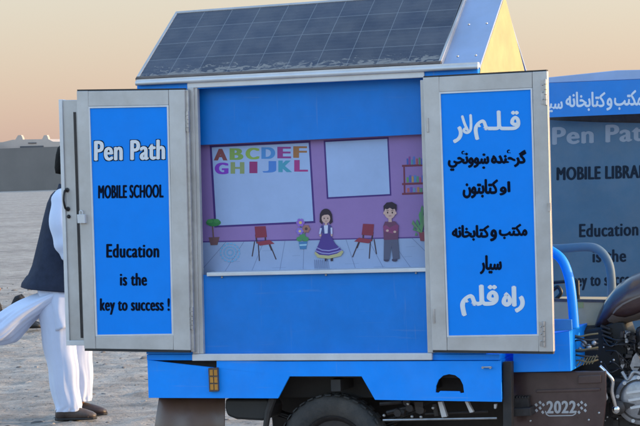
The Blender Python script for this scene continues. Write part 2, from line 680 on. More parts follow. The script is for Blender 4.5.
def pebbles():
    bm = new_bm()
    rnd = random.Random(3)
    for i in range(6000):
        # clods and chips spread through the open ground beside and behind the carts
        y = rnd.uniform(-3, 22)
        x = rnd.uniform(-11, 3.5)
        s = 0.0045 * math.exp(rnd.gauss(0, 0.6)) + 0.003
        k = rnd.random() * 6.28
        hgt = s * rnd.uniform(.5, 1.1)
        el = rnd.uniform(1.2, 3.0)
        ca, sa = math.cos(k), math.sin(k)
        rings = []
        g0 = gz(x, y) - .003
        for (rr, zz) in ((1.15, -.006), (1.0, hgt * .45), (.55, hgt)):
            ring = []
            for t in range(7):
                a = t * .8976
                q = rr * rnd.uniform(0.8, 1.2) * s
                u_, v_ = q * el * math.cos(a), q * math.sin(a)
                ring.append(bm.verts.new((x + u_ * ca - v_ * sa, y + u_ * sa + v_ * ca, g0 + zz + rnd.uniform(-.12, .12) * hgt)))
            rings.append(ring)
        mi = 0 if rnd.random() < 0.65 else 1
        for a_, b_ in ((0, 1), (1, 2)):
            for t in range(7):
                bm.faces.new((rings[a_][t], rings[a_][(t + 1) % 7], rings[b_][(t + 1) % 7], rings[b_][t])).material_index = mi
        bm.faces.new(rings[2]).material_index = mi
    o = obj('pebbles', bm, [mat('dark_stone', (0.14, 0.13, 0.125), 0.9, var=0.3), mat('grey_stone', (0.30, 0.28, 0.26), 0.9, var=0.3)], kind='stuff', smooth='all')
    tag(o, 'small grey and dark stones strewn over the dry ground', 'pebbles')


ground()
pebbles()

FAR = 200.0


def far_things():
    a, b = P(-700, 0, FAR), P(1500, 0, FAR)
    # long mud wall across the waste ground
    bm = new_bm()
    n = 90
    wtop = P(25, 147.6, FAR).z
    pts_top, pts = [], []
    for i in range(n + 1):
        x = -320 + 560 * i / n
        pts.append((x, FAR, -0.3))
        pts_top.append((x, FAR, wtop + 0.06 * noise.noise(Vector((x * .3, 0, 0)))))
    for i in range(n):
        q = [bm.verts.new(v) for v in (pts[i], pts[i + 1], pts_top[i + 1], pts_top[i])]
        bm.faces.new(q)
        r = [bm.verts.new((v[0], v[1] + .5, v[2])) for v in (pts[i], pts[i + 1], pts_top[i + 1], pts_top[i])]
        bm.faces.new(r[::-1])
        bm.faces.new((q[3], q[2], r[2], r[3]))
    bmesh.ops.remove_doubles(bm, verts=bm.verts[:], dist=0.001)
    o = obj('boundary_wall', bm, m['mud'])
    tag(o, 'long plain grey mud wall far across the dry ground', 'wall')
    # flat-roofed compound behind it
    Y = FAR + 14
    t = thing('compound_house', 'pale plastered house with parapet humps showing above the grey wall', 'house', (P(25, 140, Y).x, Y, 0))
    bm = new_bm()
    slab(bm, [(-30, 200), (-30, 143.5), (3, 142), (13, 139.6), (48, 139), (53, 141.5), (75, 142), (75, 200)], Y, 8)
    obj('wall', bm, m['plaster'], t)
    bm = new_bm()
    for c, wd in ((19, 4), (45, 3.5)):
        slab(bm, [(c - wd, 140.2), (c - wd * .6, 137.4), (c - 1, 135.2), (c + wd * .5, 135), (c + wd * .8, 137), (c + wd, 139.8)], Y + .1, .5)
    objs('parapet', bm, m['plaster'], t)
    bm = new_bm()
    slab(bm, [(20, 149), (20, 146.2), (43, 145.6), (43, 148.6)], Y - .12, .2)
    obj('window', bm, m['darkband'], t)
    bm = new_bm()
    slab(bm, [(28, 143.4), (28, 142.6), (36, 142.4), (36, 143.4)], Y - .1, .1)
    obj('vent', bm, m['darkband'], t)
    Y2 = FAR + 9
    bm = new_bm()
    slab(bm, [(-46, 200), (-46, 141), (-16, 140.6), (-16, 200)], Y2, 3)
    o = obj('shed', bm, m['redwall'])
    tag(o, 'small dull red shed peeping over the far wall at the left edge', 'shed')


far_things()

# ================================================================== THE SCHOOL CART
D, ZE, ZR, XR, XB = 1.14, 2.1254, 2.534, 1.7353, 1.80
cart = thing('mobile_school_tricycle', 'blue three-wheeled school cart with both doors open and a solar panel on its roof', 'cargo tricycle', (0.9, 0.57, 0))


def part(name, bm, mats, **k):
    return obj(name, bm, mats, k.pop('parent', cart), **k)


def parts(name, bm, mats, **k):
    return objs(name, bm, mats, k.pop('parent', cart), **k)


# ---- cargo bed with the cut-out side skirt
bm = new_bm()
arch = [(435.5, 392.5), (436, 386), (438.5, 380), (443, 375.8), (449, 374.3), (455, 375.3), (460, 379), (463, 385), (464, 392.8), (460.5, 393.4), (459.5, 391.5), (440, 391.2), (438.5, 393)]
side = [(147.3, 360.2), (216.5, 368), (216.5, 360.5), (278, 361.5), (501, 361), (501.6, 402), (375, 400), (361.5, 376.5), (289.5, 376.5), (278, 398.5), (148.5, 398)]
slab(bm, side, -0.012, 0.012, holes=(arch,))
# folded lip along the bottom edge
sk = part('side_skirt', bm, m['blue'], bevel=0.002)
zb, zt = 0.545, 0.735
bm = new_bm()
zt = P(300, 360.5, 0).z
ztop = P(300, 354, 0).z
box(bm, 0.0, XB, 0.001, D, zt - .0, ztop - .002)
box(bm, 0.0, 0.012, 0.02, D, zb, zt)
box(bm, XB - .012, XB, 0.02, D, zb, zt)
box(bm, 0.0, XB, D - .012, D, zb + .02, zt)
part('cargo_bed', bm, m['blue'], bevel=0.003)
bm = new_bm()
box(bm, .014, XB - .014, .06, D - .05, zb + .10, zt - .002)
part('bed_underside', bm, m['chassis'])
bm = new_bm()
for a in (483.5, 491):
    q = P(a, 367.3, -.012)
    tube(bm, [q, q + Vector((0, -.018, 0))], .006, 8)
q0, q1 = P(483.5, 367.3, -.03), P(491, 367.1, -.03)
tube(bm, [q0, q1], .004, 8)
part('latch', bm, m['steel'], smooth=True)
# amber marker lamp
bm = new_bm()
slab(bm, [(208, 368.3), (217.2, 367.8), (218, 391.5), (209, 392)], -.034, .022)
lamp = part('marker_lamp', bm, m['frame_brown'], bevel=.002)
bm = new_bm()
for r_ in range(3):
    for c_ in range(2):
        x, y = 209.6 + c_ * 4.2 + r_ * .3, 370 + r_ * 7.2
        slab(bm, [(x, y), (x + 3.1, y), (x + 3.3, y + 5.6), (x + .2, y + 5.6)], -.037, .004)
parts('lens', bm, m['amber'], parent=lamp)

# ---- box body
floor_z = ztop
bm = new_bm()
# silver sill under the opening
slab(bm, [(192, 354.2), (432, 353.3), (432, 360.2), (192, 361)], -.02, .03)
part('sill', bm, m['aluw'], bevel=.003)
bm = new_bm()
box(bm, 0.0, .02, 0.012, D, floor_z, ZE)
box(bm, XR - .02, XR, 0.012, D, floor_z, ZE)
box(bm, .02, XR - .02, D - .02, D, floor_z, ZE)
box(bm, .02, XR - .02, 0.03, D - .02, floor_z, floor_z + .02)
box(bm, .02, XR - .02, 0.03, D - .02, ZE - .03, ZE - .01)
xl, xr_ = P(196, 220, 0).x, P(428, 220, 0).x
box(bm, 0.0, xl, 0.0, 0.012, floor_z, ZE)
box(bm, xr_, XR, 0.0, 0.012, floor_z, ZE)
part('box_body', bm, m['blue'])
# jambs
bm = new_bm()
for a, b_, c_, d_ in ((187, 193.5, 192.5, 199), (193.6, 197.2, 199.1, 203.5)):
    slab(bm, [(a, 87.5), (b_, 87.2), (d_, 354), (c_, 354)], -.022 if a < 190 else -.012, .03)
slab(bm, [(420, 80), (428, 79.6), (435, 353), (427.5, 353)], -.016, .03)
parts('jamb', bm, m['alu'], bevel=.003)
# blue upper panel, recess, lower panel
bm = new_bm()
slab(bm, [(196, 86), (424, 78), (425, 134), (199, 145)], .06, .01)
part('upper_panel', bm, m['inblue'])
bm = new_bm()
slab(bm, [(202, 275), (430, 270), (431, 355), (203, 356)], .012, .01)
part('lower_panel', bm, m['inblue'])
bm = new_bm()
slab(bm, [(187, 82.6), (424, 71.2), (424.4, 77.4), (187.2, 88.2)], -.018, .03)
part('fascia', bm, m['aluw'], bevel=.003)
bm = new_bm()
slab(bm, [(206.5, 272.6), (426, 267.8), (426, 271.8), (206.5, 276.4)], -.012, .12)
lip = part('shelf_lip', bm, m['aluw'], bevel=.003)
bm = new_bm()
for x in (222, 326, 416):
    c = P(x, 277.6 - .022 * (x - 207), .008)
    ball(bm, c, .006, u=8, v=6)
parts('screw', bm, m['steel'], parent=lip, smooth=True)

# ---- classroom mural (one printed board, picture in coloured layers under a millimetre apart)
MUR = {}
mur_m = []


def mc(r, g, b_):
    k = (r, g, b_)
    if k not in MUR:
        MUR[k] = len(mur_m)
        l_ = .3 * r + .59 * g + .11 * b_
        c = srgb(*(min(255, (q + (l_ - q) * .20) * .88 + h_ * .12) for q, h_ in ((r, 128), (g, 118), (b_, 160))))  # inks greyed and mixed with blue-grey: glare and haze put into the colour
        mur_m.append(mat('mural_ink', c, 0.5, var=0.05, spec=0.3))
    return MUR[k]


bm = new_bm()
YM = 0.10
lay = [0]


def mp(poly, col, step=True):
    if step:
        lay[0] += 1
    sheet(bm, poly, YM - .00006 * lay[0], mc(*col))


def ell(cx, cy, rx, ry, col, n=18, a0=0, a1=360, step=True):
    q = [(cx + rx * math.cos(R(a0 + (a1 - a0) * k / n)), cy + ry * math.sin(R(a0 + (a1 - a0) * k / n))) for k in range(n if a1 - a0 == 360 else n + 1)]
    mp(q, col, step)


def line(x0, y0, x1, y1, wd, col, step=True):
    dx, dy = x1 - x0, y1 - y0
    l = math.hypot(dx, dy) or 1
    nx, ny = -dy / l * wd / 2, dx / l * wd / 2
    mp([(x0 + nx, y0 + ny), (x1 + nx, y1 + ny), (x1 - nx, y1 - ny), (x0 - nx, y0 - ny)], col, step)


slab(bm, [(199, 143.5), (427, 132.5), (428, 274), (202, 279)], YM, .012, mc(150, 112, 184))
# plank floor
mp([(200, 242.6), (427.5, 238), (428, 274), (201, 279)], (150, 176, 216))
lay[0] += 1
for k, (xb, xt) in enumerate(((196, 226), (222, 244), (250, 264), (279, 285), (303, 304), (330, 325), (357, 346), (386, 368), (414, 390), (446, 412))):
    line(xb, 276.5 - .02 * (xb - 200), xt, 242.4 - .02 * (xt - 200), .6, (116, 138, 178), False)
for x0, y0, ln in ((228, 262, 12), (262, 251, 9), (272, 268, 14), (292, 256, 8), (345, 264, 14), (356, 250, 8), (374, 267, 11), (402, 257, 10), (406, 247, 9)):
    line(x0, y0, x0 + ln, y0 - .6, .4, (132, 156, 196), False)
mp([(200, 241.2), (427.5, 236.6), (427.5, 238), (200, 242.6)], (88, 58, 140))
# boards
mp([(209.6, 145.4), (310.4, 140.6), (315.4, 223), (214.4, 227.6)], (66, 36, 128))
mp([(211.8, 147.4), (308.6, 142.8), (313.4, 221), (216.4, 225.6)], (156, 188, 236))
mp([(323.6, 140.4), (388.6, 137), (391.4, 195.6), (326.8, 199)], (66, 36, 128))
mp([(325.4, 142), (387.2, 138.8), (389.8, 194), (328.4, 197.2)], (156, 188, 236))


def letter(ch, cx, cy, col, wd=11.8, ht=11.6):
    lay[0] += 2
    v, f = glyphs(ch, 0.016)
    ax, bx = min(p[0] for p in v), max(p[0] for p in v)
    ay, by = min(p[1] for p in v), max(p[1] for p in v)
    if ch == 'I':
        wd = 6
    for s_, dx in ((0, -1.0), (1, 1.0), (2, 0)):
        vv = [bm.verts.new(P(cx + ((p[0] - ax) / (bx - ax) - .5) * wd + dx, cy - ((p[1] - ay) / (by - ay) - .5) * ht, YM - .00006 * (lay[0] + s_))) for p in v]
        for q in f:
            bm.faces.new([vv[i] for i in q]).material_index = mc(*col)
    lay[0] += 2


base_layer = lay[0]
LET = [('A', (140, 62, 60)), ('B', (126, 172, 60)), ('C', (140, 180, 52)), ('D', (56, 142, 222)), ('E', (160, 48, 140)), ('F', (170, 104, 46)),
       ('G', (140, 44, 214)), ('H', (140, 160, 84)), ('I', (165, 36, 110)), ('J', (56, 130, 228)), ('K', (52, 160, 190)), ('L', (186, 44, 130))]
for i, (ch, col) in enumerate(LET):
    lay[0] = base_layer
    c_, r_ = i % 6, i // 6
    letter(ch, 220.6 + c_ * 15.9 + r_ * 1.0, 154.6 - c_ * .52 + r_ * 13.8, col)
lay[0] = base_layer + 6
# wall shelf with books
for y in (165.6, 175, 183.8, 193.6):
    if y != 175:
        mp([(402, y - .7), (426, y - 1.6), (426, y + .4), (402, y + 1.3)], (128, 44, 62), y == 165.6)
mp([(403.2, 165), (404.8, 165), (405.4, 194), (403.8, 194)], (128, 44, 62))
for x, hgt, col in ((406.5, 6, (60, 90, 190)), (408.6, 8, (150, 60, 150)), (411, 5, (70, 150, 160)), (413, 8, (60, 120, 210)), (416, 6, (190, 80, 70)), (418.6, 7, (80, 150, 90)), (421, 6, (70, 90, 190))):
    mp([(x, 164.6 - hgt), (x + 1.7, 164.4 - hgt), (x + 1.9, 164.4), (x + .2, 164.6)], col, False)
for x, hgt, col in ((406.5, 5, (90, 160, 80)), (409, 7, (60, 100, 200)), (411.6, 6, (200, 150, 70)), (414, 7, (60, 140, 210)), (416.6, 6, (70, 160, 110)), (419, 5, (190, 80, 120)), (421.6, 7, (80, 100, 200))):
    mp([(x, 182.4 - hgt), (x + 2, 182.2 - hgt), (x + 2.2, 182.2), (x + .2, 182.4)], col, False)
for x, hgt, col in ((407, 4, (200, 90, 80)), (410, 5, (110, 80, 190)), (413, 4, (80, 150, 190)), (417, 5, (190, 130, 60)), (420, 4, (80, 150, 100))):
    mp([(x, 192.2 - hgt), (x + 2.2, 192 - hgt), (x + 2.4, 192), (x + .2, 192.2)], col, False)


def wall_chair(x, y, s):
    """red seat, dark legs; s = +1 back on the left"""
    for q in ((0, 18, -2.5, 33), (3.5, 18, 4.8, 37.5), (13, 17, 17, 27), (14, 17.6, 21.5, 36)):
        line(x + s * q[0], y + q[1] - 3, x + s * q[2] * 1.0, y + q[3] - 3, 1.0, (64, 44, 50))
    line(x + s * 1, y + 8, x + s * 2.5, y + 17, 1.4, (64, 44, 50))
    line(x + s * 10.5, y + 8, x + s * 11, y + 16, 1.4, (64, 44, 50))
    mp([(x, y), (x + s * 11, y - .4), (x + s * 12.4, y + 10.6), (x + s * 1, y + 11.4)], (150, 40, 58))
    mp([(x + s * 1.5, y + 15.5), (x + s * 15, y + 13.4), (x + s * 20, y + 17.2), (x + s * 5.2, y + 19.2)], (160, 46, 62))


wall_chair(254.6, 226.5, 1)
wall_chair(374, 224.2, -1)
# left plant
line(212.5, 226, 213.5, 238, 1.2, (120, 84, 60))
mp([(208.6, 237.4), (219.6, 237), (217.4, 245), (210.6, 245.2)], (120, 76, 74))
ell(213.5, 222.6, 7.4, 3.8, (40, 140, 60))
ell(209.8, 221.2, 3, 2, (60, 166, 70))
ell(216.6, 221, 3, 2, (52, 156, 66))
# pale blue swirl rug
for rr in (9.5, 6.2, 3.1):
    lay[0] += 1
    for k in range(16):
        a0, a1 = R(k * 22.5), R(k * 22.5 + 15)
        line(230 + rr * math.cos(a0), 252.5 + rr * .95 * math.sin(a0), 230 + rr * math.cos(a1), 252.5 + rr * .95 * math.sin(a1), 1.3, (96, 186, 236), False)
# flower pot
mp([(298.6, 241.8), (307.4, 241.4), (306.2, 249), (300, 249.2)], (56, 130, 190))
mp([(299.4, 244.4), (306.8, 244), (306.6, 245.6), (299.6, 246)], (150, 210, 230))
for q in ((303, 241, 300.5, 226), (303, 241, 305.8, 230)):
    line(*q, .9, (60, 130, 70))
for q in ((299.4, 239, 3, 2.4), (305.6, 239, 3.2, 2.4), (302.6, 236.4, 3, 2.6)):
    ell(*q, (62, 150, 78))


def bloom(cx, cy, r_, col, mid):
    lay[0] += 1
    for k in range(6):
        ell(cx + r_ * math.cos(R(k * 60)), cy + r_ * math.sin(R(k * 60)), r_ * .62, r_ * .62, col, 10, step=False)
        lay[0] += .4
    lay[0] = math.ceil(lay[0])
    ell(cx, cy, r_ * .55, r_ * .55, mid)


bloom(300.4, 222.6, 2.7, (150, 96, 214), (236, 190, 90))
bloom(306.2, 228.8, 2.6, (168, 108, 90), (90, 60, 50))
bloom(299.8, 231.2, 2.3, (140, 110, 224), (236, 200, 110))
# girl
SK = (214, 168, 148)
for x in (324.6, 330.4):
    mp([(x, 256), (x + 2.4, 256), (x + 2.6, 261), (x + .2, 261.2)], (52, 42, 58), x < 326)
ell(325.8, 215.8, 6.0, 7.2, (44, 30, 42))
mp([(319.8, 214), (323, 214), (322.4, 224.6), (319.6, 222)], (44, 30, 42))
mp([(328.6, 214), (331.9, 214), (332.6, 222), (329.6, 224.6)], (44, 30, 42))
ell(325.9, 218.4, 4.3, 5.0, SK)
mp([(321.2, 216.6), (322.6, 212.6), (329, 212.4), (330.6, 216.4), (328, 214.6), (324.4, 214.8)], (44, 30, 42))
for dx in (-1.7, 1.9):
    ell(325.9 + dx, 218.3, .55, .8, (40, 26, 32), 8)
line(325, 221.2, 327.2, 221.1, .5, (170, 84, 84))
mp([(324.9, 222.8), (327, 222.8), (327.2, 225.4), (324.8, 225.4)], SK)
mp([(321.4, 225.4), (330.6, 225), (332, 228.4), (329.6, 233.6), (322.6, 234), (320.2, 229)], (58, 66, 138))
mp([(323.8, 225.4), (328, 225.2), (327.6, 233.4), (324.6, 233.6)], (206, 214, 240))
line(321, 228, 319.8, 234, 1.8, (196, 204, 236))
line(331.4, 227.6, 331.6, 234, 1.8, (196, 204, 236))
ell(320.4, 235.4, 1.1, 1.2, SK, 8)
ell(331.4, 235.2, 1.1, 1.2, SK, 8)
mp([(322.4, 233.8), (329.8, 233.4), (335, 243.5), (343.6, 251.8), (340.8, 256), (329, 258.8), (317.5, 257.6), (314.4, 253.4), (318.6, 244)], (76, 52, 148))
mp([(314.4, 253.4), (317.5, 257.6), (329, 258.8), (340.8, 256), (343.6, 251.8), (342, 250.4), (337, 253.6), (328.6, 255.6), (319.4, 254.8), (315.3, 251.6)], (190, 182, 112))
for a in (247.2, 250.2):
    mp([(317 - (a - 247) * .4, a), (322, a + 2.4), (329, a + 3), (337, a + 1.2), (340 + (a - 247) * .6, a - .6), (340 + (a - 247) * .6, a + .3), (337, a + 2.2), (329, a + 4), (322, a + 3.4), (317 - (a - 247) * .4, a + 1)], (150, 150, 216))
for k in range(7):
    line(314.6 + k * 2, 259.6, 315 + k * 2, 268.5, .6, (104, 120, 160), k == 0)
# boy
for x in (384.4, 392.6):
    ell(x + 2, 260, 2.9, 1.6, (64, 60, 84), 10, step=x < 390)
mp([(384, 239.4), (398, 239), (399.6, 258.8), (392.8, 259.2), (391.4, 246), (389.6, 259.4), (383.6, 259.6)], (84, 88, 112))
mp([(385, 221.6), (395, 221.2), (398.4, 225.4), (398.2, 239.6), (383.8, 240), (383.2, 226)], (112, 58, 88))
mp([(382.8, 226.6), (386, 225), (394.4, 231.4), (393, 233.6), (384.6, 231.6)], (150, 58, 108))
mp([(398.8, 225.4), (396, 224.4), (386.6, 229.6), (388.4, 232), (397.6, 231)], (142, 52, 102))
ell(387.4, 230.6, 1.5, 1.2, SK, 8)
ell(394.8, 231.8, 1.5, 1.2, SK, 8)
mp([(388.4, 218.4), (391.6, 218.4), (391.8, 222), (388.4, 222)], SK)
ell(389.9, 212.2, 5.6, 6.6, SK)
for s_ in (-1, 1):
    ell(389.9 + s_ * 5.6, 213, 1.1, 1.5, SK, 8)
mp([(383.8, 211.8), (383.4, 206), (386.6, 202.6), (392, 201.9), (396.6, 204.6), (396.6, 211.4), (395, 208.6), (392.6, 209.6), (389.8, 207.8), (387, 209.4), (385.2, 208.6)], (40, 28, 40))
for dx in (-2.3, 2.4):
    ell(389.9 + dx, 212.6, .7, 1.0, (40, 26, 32), 8)
    line(389.9 + dx - 1.2, 210.6, 389.9 + dx + 1.2, 210.5, .5, (60, 40, 44))
line(388.6, 216, 391.4, 215.9, .55, (160, 76, 80))
# right plant
mp([(418.6, 232), (427, 231.6), (427, 241), (420.4, 241)], (150, 60, 70))
for k, (x, y) in enumerate(((414, 226), (417, 219), (420, 211), (422, 205), (416, 232), (421, 222), (424, 214), (413, 220), (418, 227))):
    lay[0] += .4
    mp([(422, 233), (x + 1.6, y + 3), (x, y), (x - 1.4, y + 4)], (66 + k * 4, 138 + (k % 3) * 10, 84), False)
lay[0] = math.ceil(lay[0])
part('mural', bm, mur_m, flip=False)

# ---- roof
rf_n = Vector((0, -(ZR - ZE), D / 2)).normalized()


def slope(u, v, h=0.0):
    """near roof slope: u along x in metres, v 0 at the eave .. 1 at the ridge, h above it"""
    t = (u - P(136.5, 78, 0).x) / (P(478, 60, 0).x - P(136.5, 78, 0).x)
    ze = P(136.5, 78.5, 0).z * (1 - t) + P(478, 61, 0).z * t
    zr = P(181, 10.5, D / 2).z * (1 - t) + P(503.5, -13.5, D / 2).z * t
    return Vector((u, D / 2 * v, ze + (zr - ze) * v)) + rf_n * h


bm = new_bm()
sb = bm
prism(bm, [slope(-.01, 0, -.046), slope(XR + .004, 0, -.046), slope(XR + .004, 1, -.046), slope(-.01, 1, -.046)], rf_n * .014, 0)
prism(bm, [Vector((-.01, D, ZE)), slope(-.01, 1, -.046) + Vector((0, .03, 0)), slope(XR - .014, 1, -.046) + Vector((0, .03, 0)), Vector((XR - .014, D, ZE))], (0, .008, .011), 0)
roof = part('roof', bm, m['sheet'])
bm = new_bm()
for x in (-.003, XR - .009):
    bm = new_bm()
    prism(bm, [Vector((x, .006, ZE - .10)), Vector((x, D - .006, ZE - .10)), slope(x, 1, -.052), slope(x, .02, -.050)], (.012, 0, 0))
    part('gable', bm, m['gable'], parent=roof)
bm = new_bm()
bm = new_bm()
x0r = P(446, 60, 0).x + .015
for v in (.08, .5, .92):
    for x in (x0r + .03, XR - .02):
        ball(bm, slope(x, v, -.001), .006, u=8, v=6)
parts('rivet', bm, m['steel'], parent=roof, smooth=True)
bm = new_bm()
slab(bm, [(136, 79.5), (477.5, 62.0), (478, 67.0), (136.4, 84.0)], -.026, .04)
tube(bm, [P(136, 83.2, -.024), P(478, 66.5, -.024)], .012, 12)
part('gutter', bm, m['aluw'], parent=roof, smooth=True)
bm = new_bm()
slab(bm, [(137, 83), (477, 66), (477.5, 74), (137.2, 92)], -.006, .006)
part('eave_board', bm, m['blue'], parent=roof)

# ---- solar panel
pan_m = bpy.data.materials.new('solar_cells')
pan_m.use_nodes = True
n, L = pan_m.node_tree.nodes, pan_m.node_tree.links
b = n['Principled BSDF']
b.inputs['Roughness'].default_value = 0.22
uv = n.new('ShaderNodeUVMap')
sep = n.new('ShaderNodeSeparateXYZ')
L.new(uv.outputs[0], sep.inputs[0])


def mth(op, a, b2=None, c=None):
    x = n.new('ShaderNodeMath')
    x.operation = op
    for i, q in enumerate((a, b2, c)):
        if q is None:
            continue
        if isinstance(q, (int, float)):
            x.inputs[i].default_value = q
        else:
            L.new(q, x.inputs[i])
    return x.outputs[0]


def edge(sock, wd):
    f_ = mth('FRACT', sock)
    d_ = mth('ABSOLUTE', mth('SUBTRACT', f_, 0.5))
    return mth('GREATER_THAN', d_, 0.5 - wd)


g1 = mth('MAXIMUM', edge(sep.outputs[0], .010), edge(sep.outputs[1], .012))
bus = edge(mth('MULTIPLY', sep.outputs[1], 5), .035)
nz1 = n.new('ShaderNodeTexNoise')
nz1.inputs['Scale'].default_value = 1.1
nz1.inputs['Detail'].default_value = 3
L.new(uv.outputs[0], nz1.inputs['Vector'])
cellr = n.new('ShaderNodeTexWhiteNoise')
cellr.noise_dimensions = '2D'
fl = n.new('ShaderNodeVectorMath')
fl.operation = 'FLOOR'
L.new(uv.outputs[0], fl.inputs[0])
L.new(fl.outputs[0], cellr.inputs['Vector'])
c1 = n.new('ShaderNodeMix')
c1.data_type = 'RGBA'
c1.inputs['A'].default_value = (0.020, 0.026, 0.048, 1)
c1.inputs['B'].default_value = (0.030, 0.038, 0.066, 1)
L.new(cellr.outputs['Value'], c1.inputs['Factor'])
c2 = n.new('ShaderNodeMix')
c2.data_type = 'RGBA'
c2.inputs['B'].default_value = (0.07, 0.085, 0.12, 1)
L.new(mth('MULTIPLY', bus, .6), c2.inputs['Factor'])
L.new(c1.outputs['Result'], c2.inputs['A'])
c3 = n.new('ShaderNodeMix')
c3.data_type = 'RGBA'
c3.inputs['B'].default_value = (0.155, 0.17, 0.195, 1)
L.new(g1, c3.inputs['Factor'])
L.new(c2.outputs['Result'], c3.inputs['A'])
# dried dust scum that ran down to the lowest row of cells
mpn = n.new('ShaderNodeMapping')
mpn.inputs['Scale'].default_value = (1.9, 3.4, 1)
L.new(uv.outputs[0], mpn.inputs['Vector'])
nz2 = n.new('ShaderNodeTexNoise')
nz2.inputs['Scale'].default_value = 1.6
nz2.inputs['Detail'].default_value = 7
nz2.inputs['Roughness'].default_value = .62
nz2.inputs['Distortion'].default_value = 1.2
L.new(mpn.outputs[0], nz2.inputs['Vector'])
lowv = n.new('ShaderNodeMapRange')
lowv.inputs['From Min'].default_value = 0.05
lowv.inputs['From Max'].default_value = 1.15
lowv.inputs['To Min'].default_value = 0.43
lowv.inputs['To Max'].default_value = 0.80
L.new(sep.outputs[1], lowv.inputs['Value'])
dm = mth('MINIMUM', mth('MAXIMUM', mth('MULTIPLY', mth('SUBTRACT', nz2.outputs['Fac'], lowv.outputs[0]), 16.0), 0.0), 1.0)
film = n.new('ShaderNodeMapRange')
film.inputs['From Min'].default_value = 0.3
film.inputs['From Max'].default_value = 0.8
film.inputs['To Max'].default_value = 0.20
L.new(nz1.outputs['Fac'], film.inputs['Value'])
dm2 = mth('MAXIMUM', mth('MULTIPLY', dm, .70), film.outputs[0])
c4 = n.new('ShaderNodeMix')
c4.data_type = 'RGBA'
c4.inputs['B'].default_value = (0.30, 0.28, 0.26, 1)
L.new(dm2, c4.inputs['Factor'])
L.new(c3.outputs['Result'], c4.inputs['A'])
L.new(c4.outputs['Result'], b.inputs['Base Color'])
rg = n.new('ShaderNodeMapRange')
rg.inputs['To Min'].default_value = 0.22
rg.inputs['To Max'].default_value = 0.85
L.new(dm2, rg.inputs['Value'])
L.new(rg.outputs[0], b.inputs['Roughness'])
pl, pr = -.012, P(440.5, 60, 0).x
v0, v1 = .0, .995
bm = new_bm()
fw = .014
lay_uv = bm.loops.layers.uv.new('UVMap')
q = [slope(pl + fw, v0 + .03, -.004), slope(pr - fw, v0 + .03, -.004), slope(pr - fw, v1 - .03, -.004), slope(pl + fw, v1 - .03, -.004)]
fc = bm.faces.new([bm.verts.new(x) for x in q])
for lp, t in zip(fc.loops, ((0, 0), (10, 0), (10, 4), (0, 4))):
    lp[lay_uv].uv = t
if fc.normal.dot(rf_n) < 0:
    fc.normal_flip()
solar = part('solar_panel', bm, pan_m, flip=False)
bm = new_bm()
prism(bm, [slope(pl, v0, -.0315), slope(pr, v0, -.0315), slope(pr, v0, .0), slope(pl, v0, .0)], (slope(0, v0 + .03) - slope(0, v0)))
part('lower_frame_rail', bm, m['frame_brown'], parent=solar, bevel=.002)
bm = new_bm()
for x in (pl, pr - fw):
    prism(bm, [slope(x, v0 + .031, -.0315), slope(x + fw, v0 + .031, -.0315), slope(x + fw, v0 + .031, .0), slope(x, v0 + .031, .0)], (slope(0, v1 - .031) - slope(0, v0 + .031)))
prism(bm, [slope(pl, v1 - .03, -.0315), slope(pr, v1 - .03, -.0315), slope(pr, v1 - .03, .0), slope(pl, v1 - .03, .0)], (slope(0, v1) - slope(0, v1 - .03)))
part('frame', bm, m['alu'], parent=solar, bevel=.002)


# ---- doors
def lerp(a, b_, t):
    return (a[0] + (b_[0] - a[0]) * t, a[1] + (b_[1] - a[1]) * t)


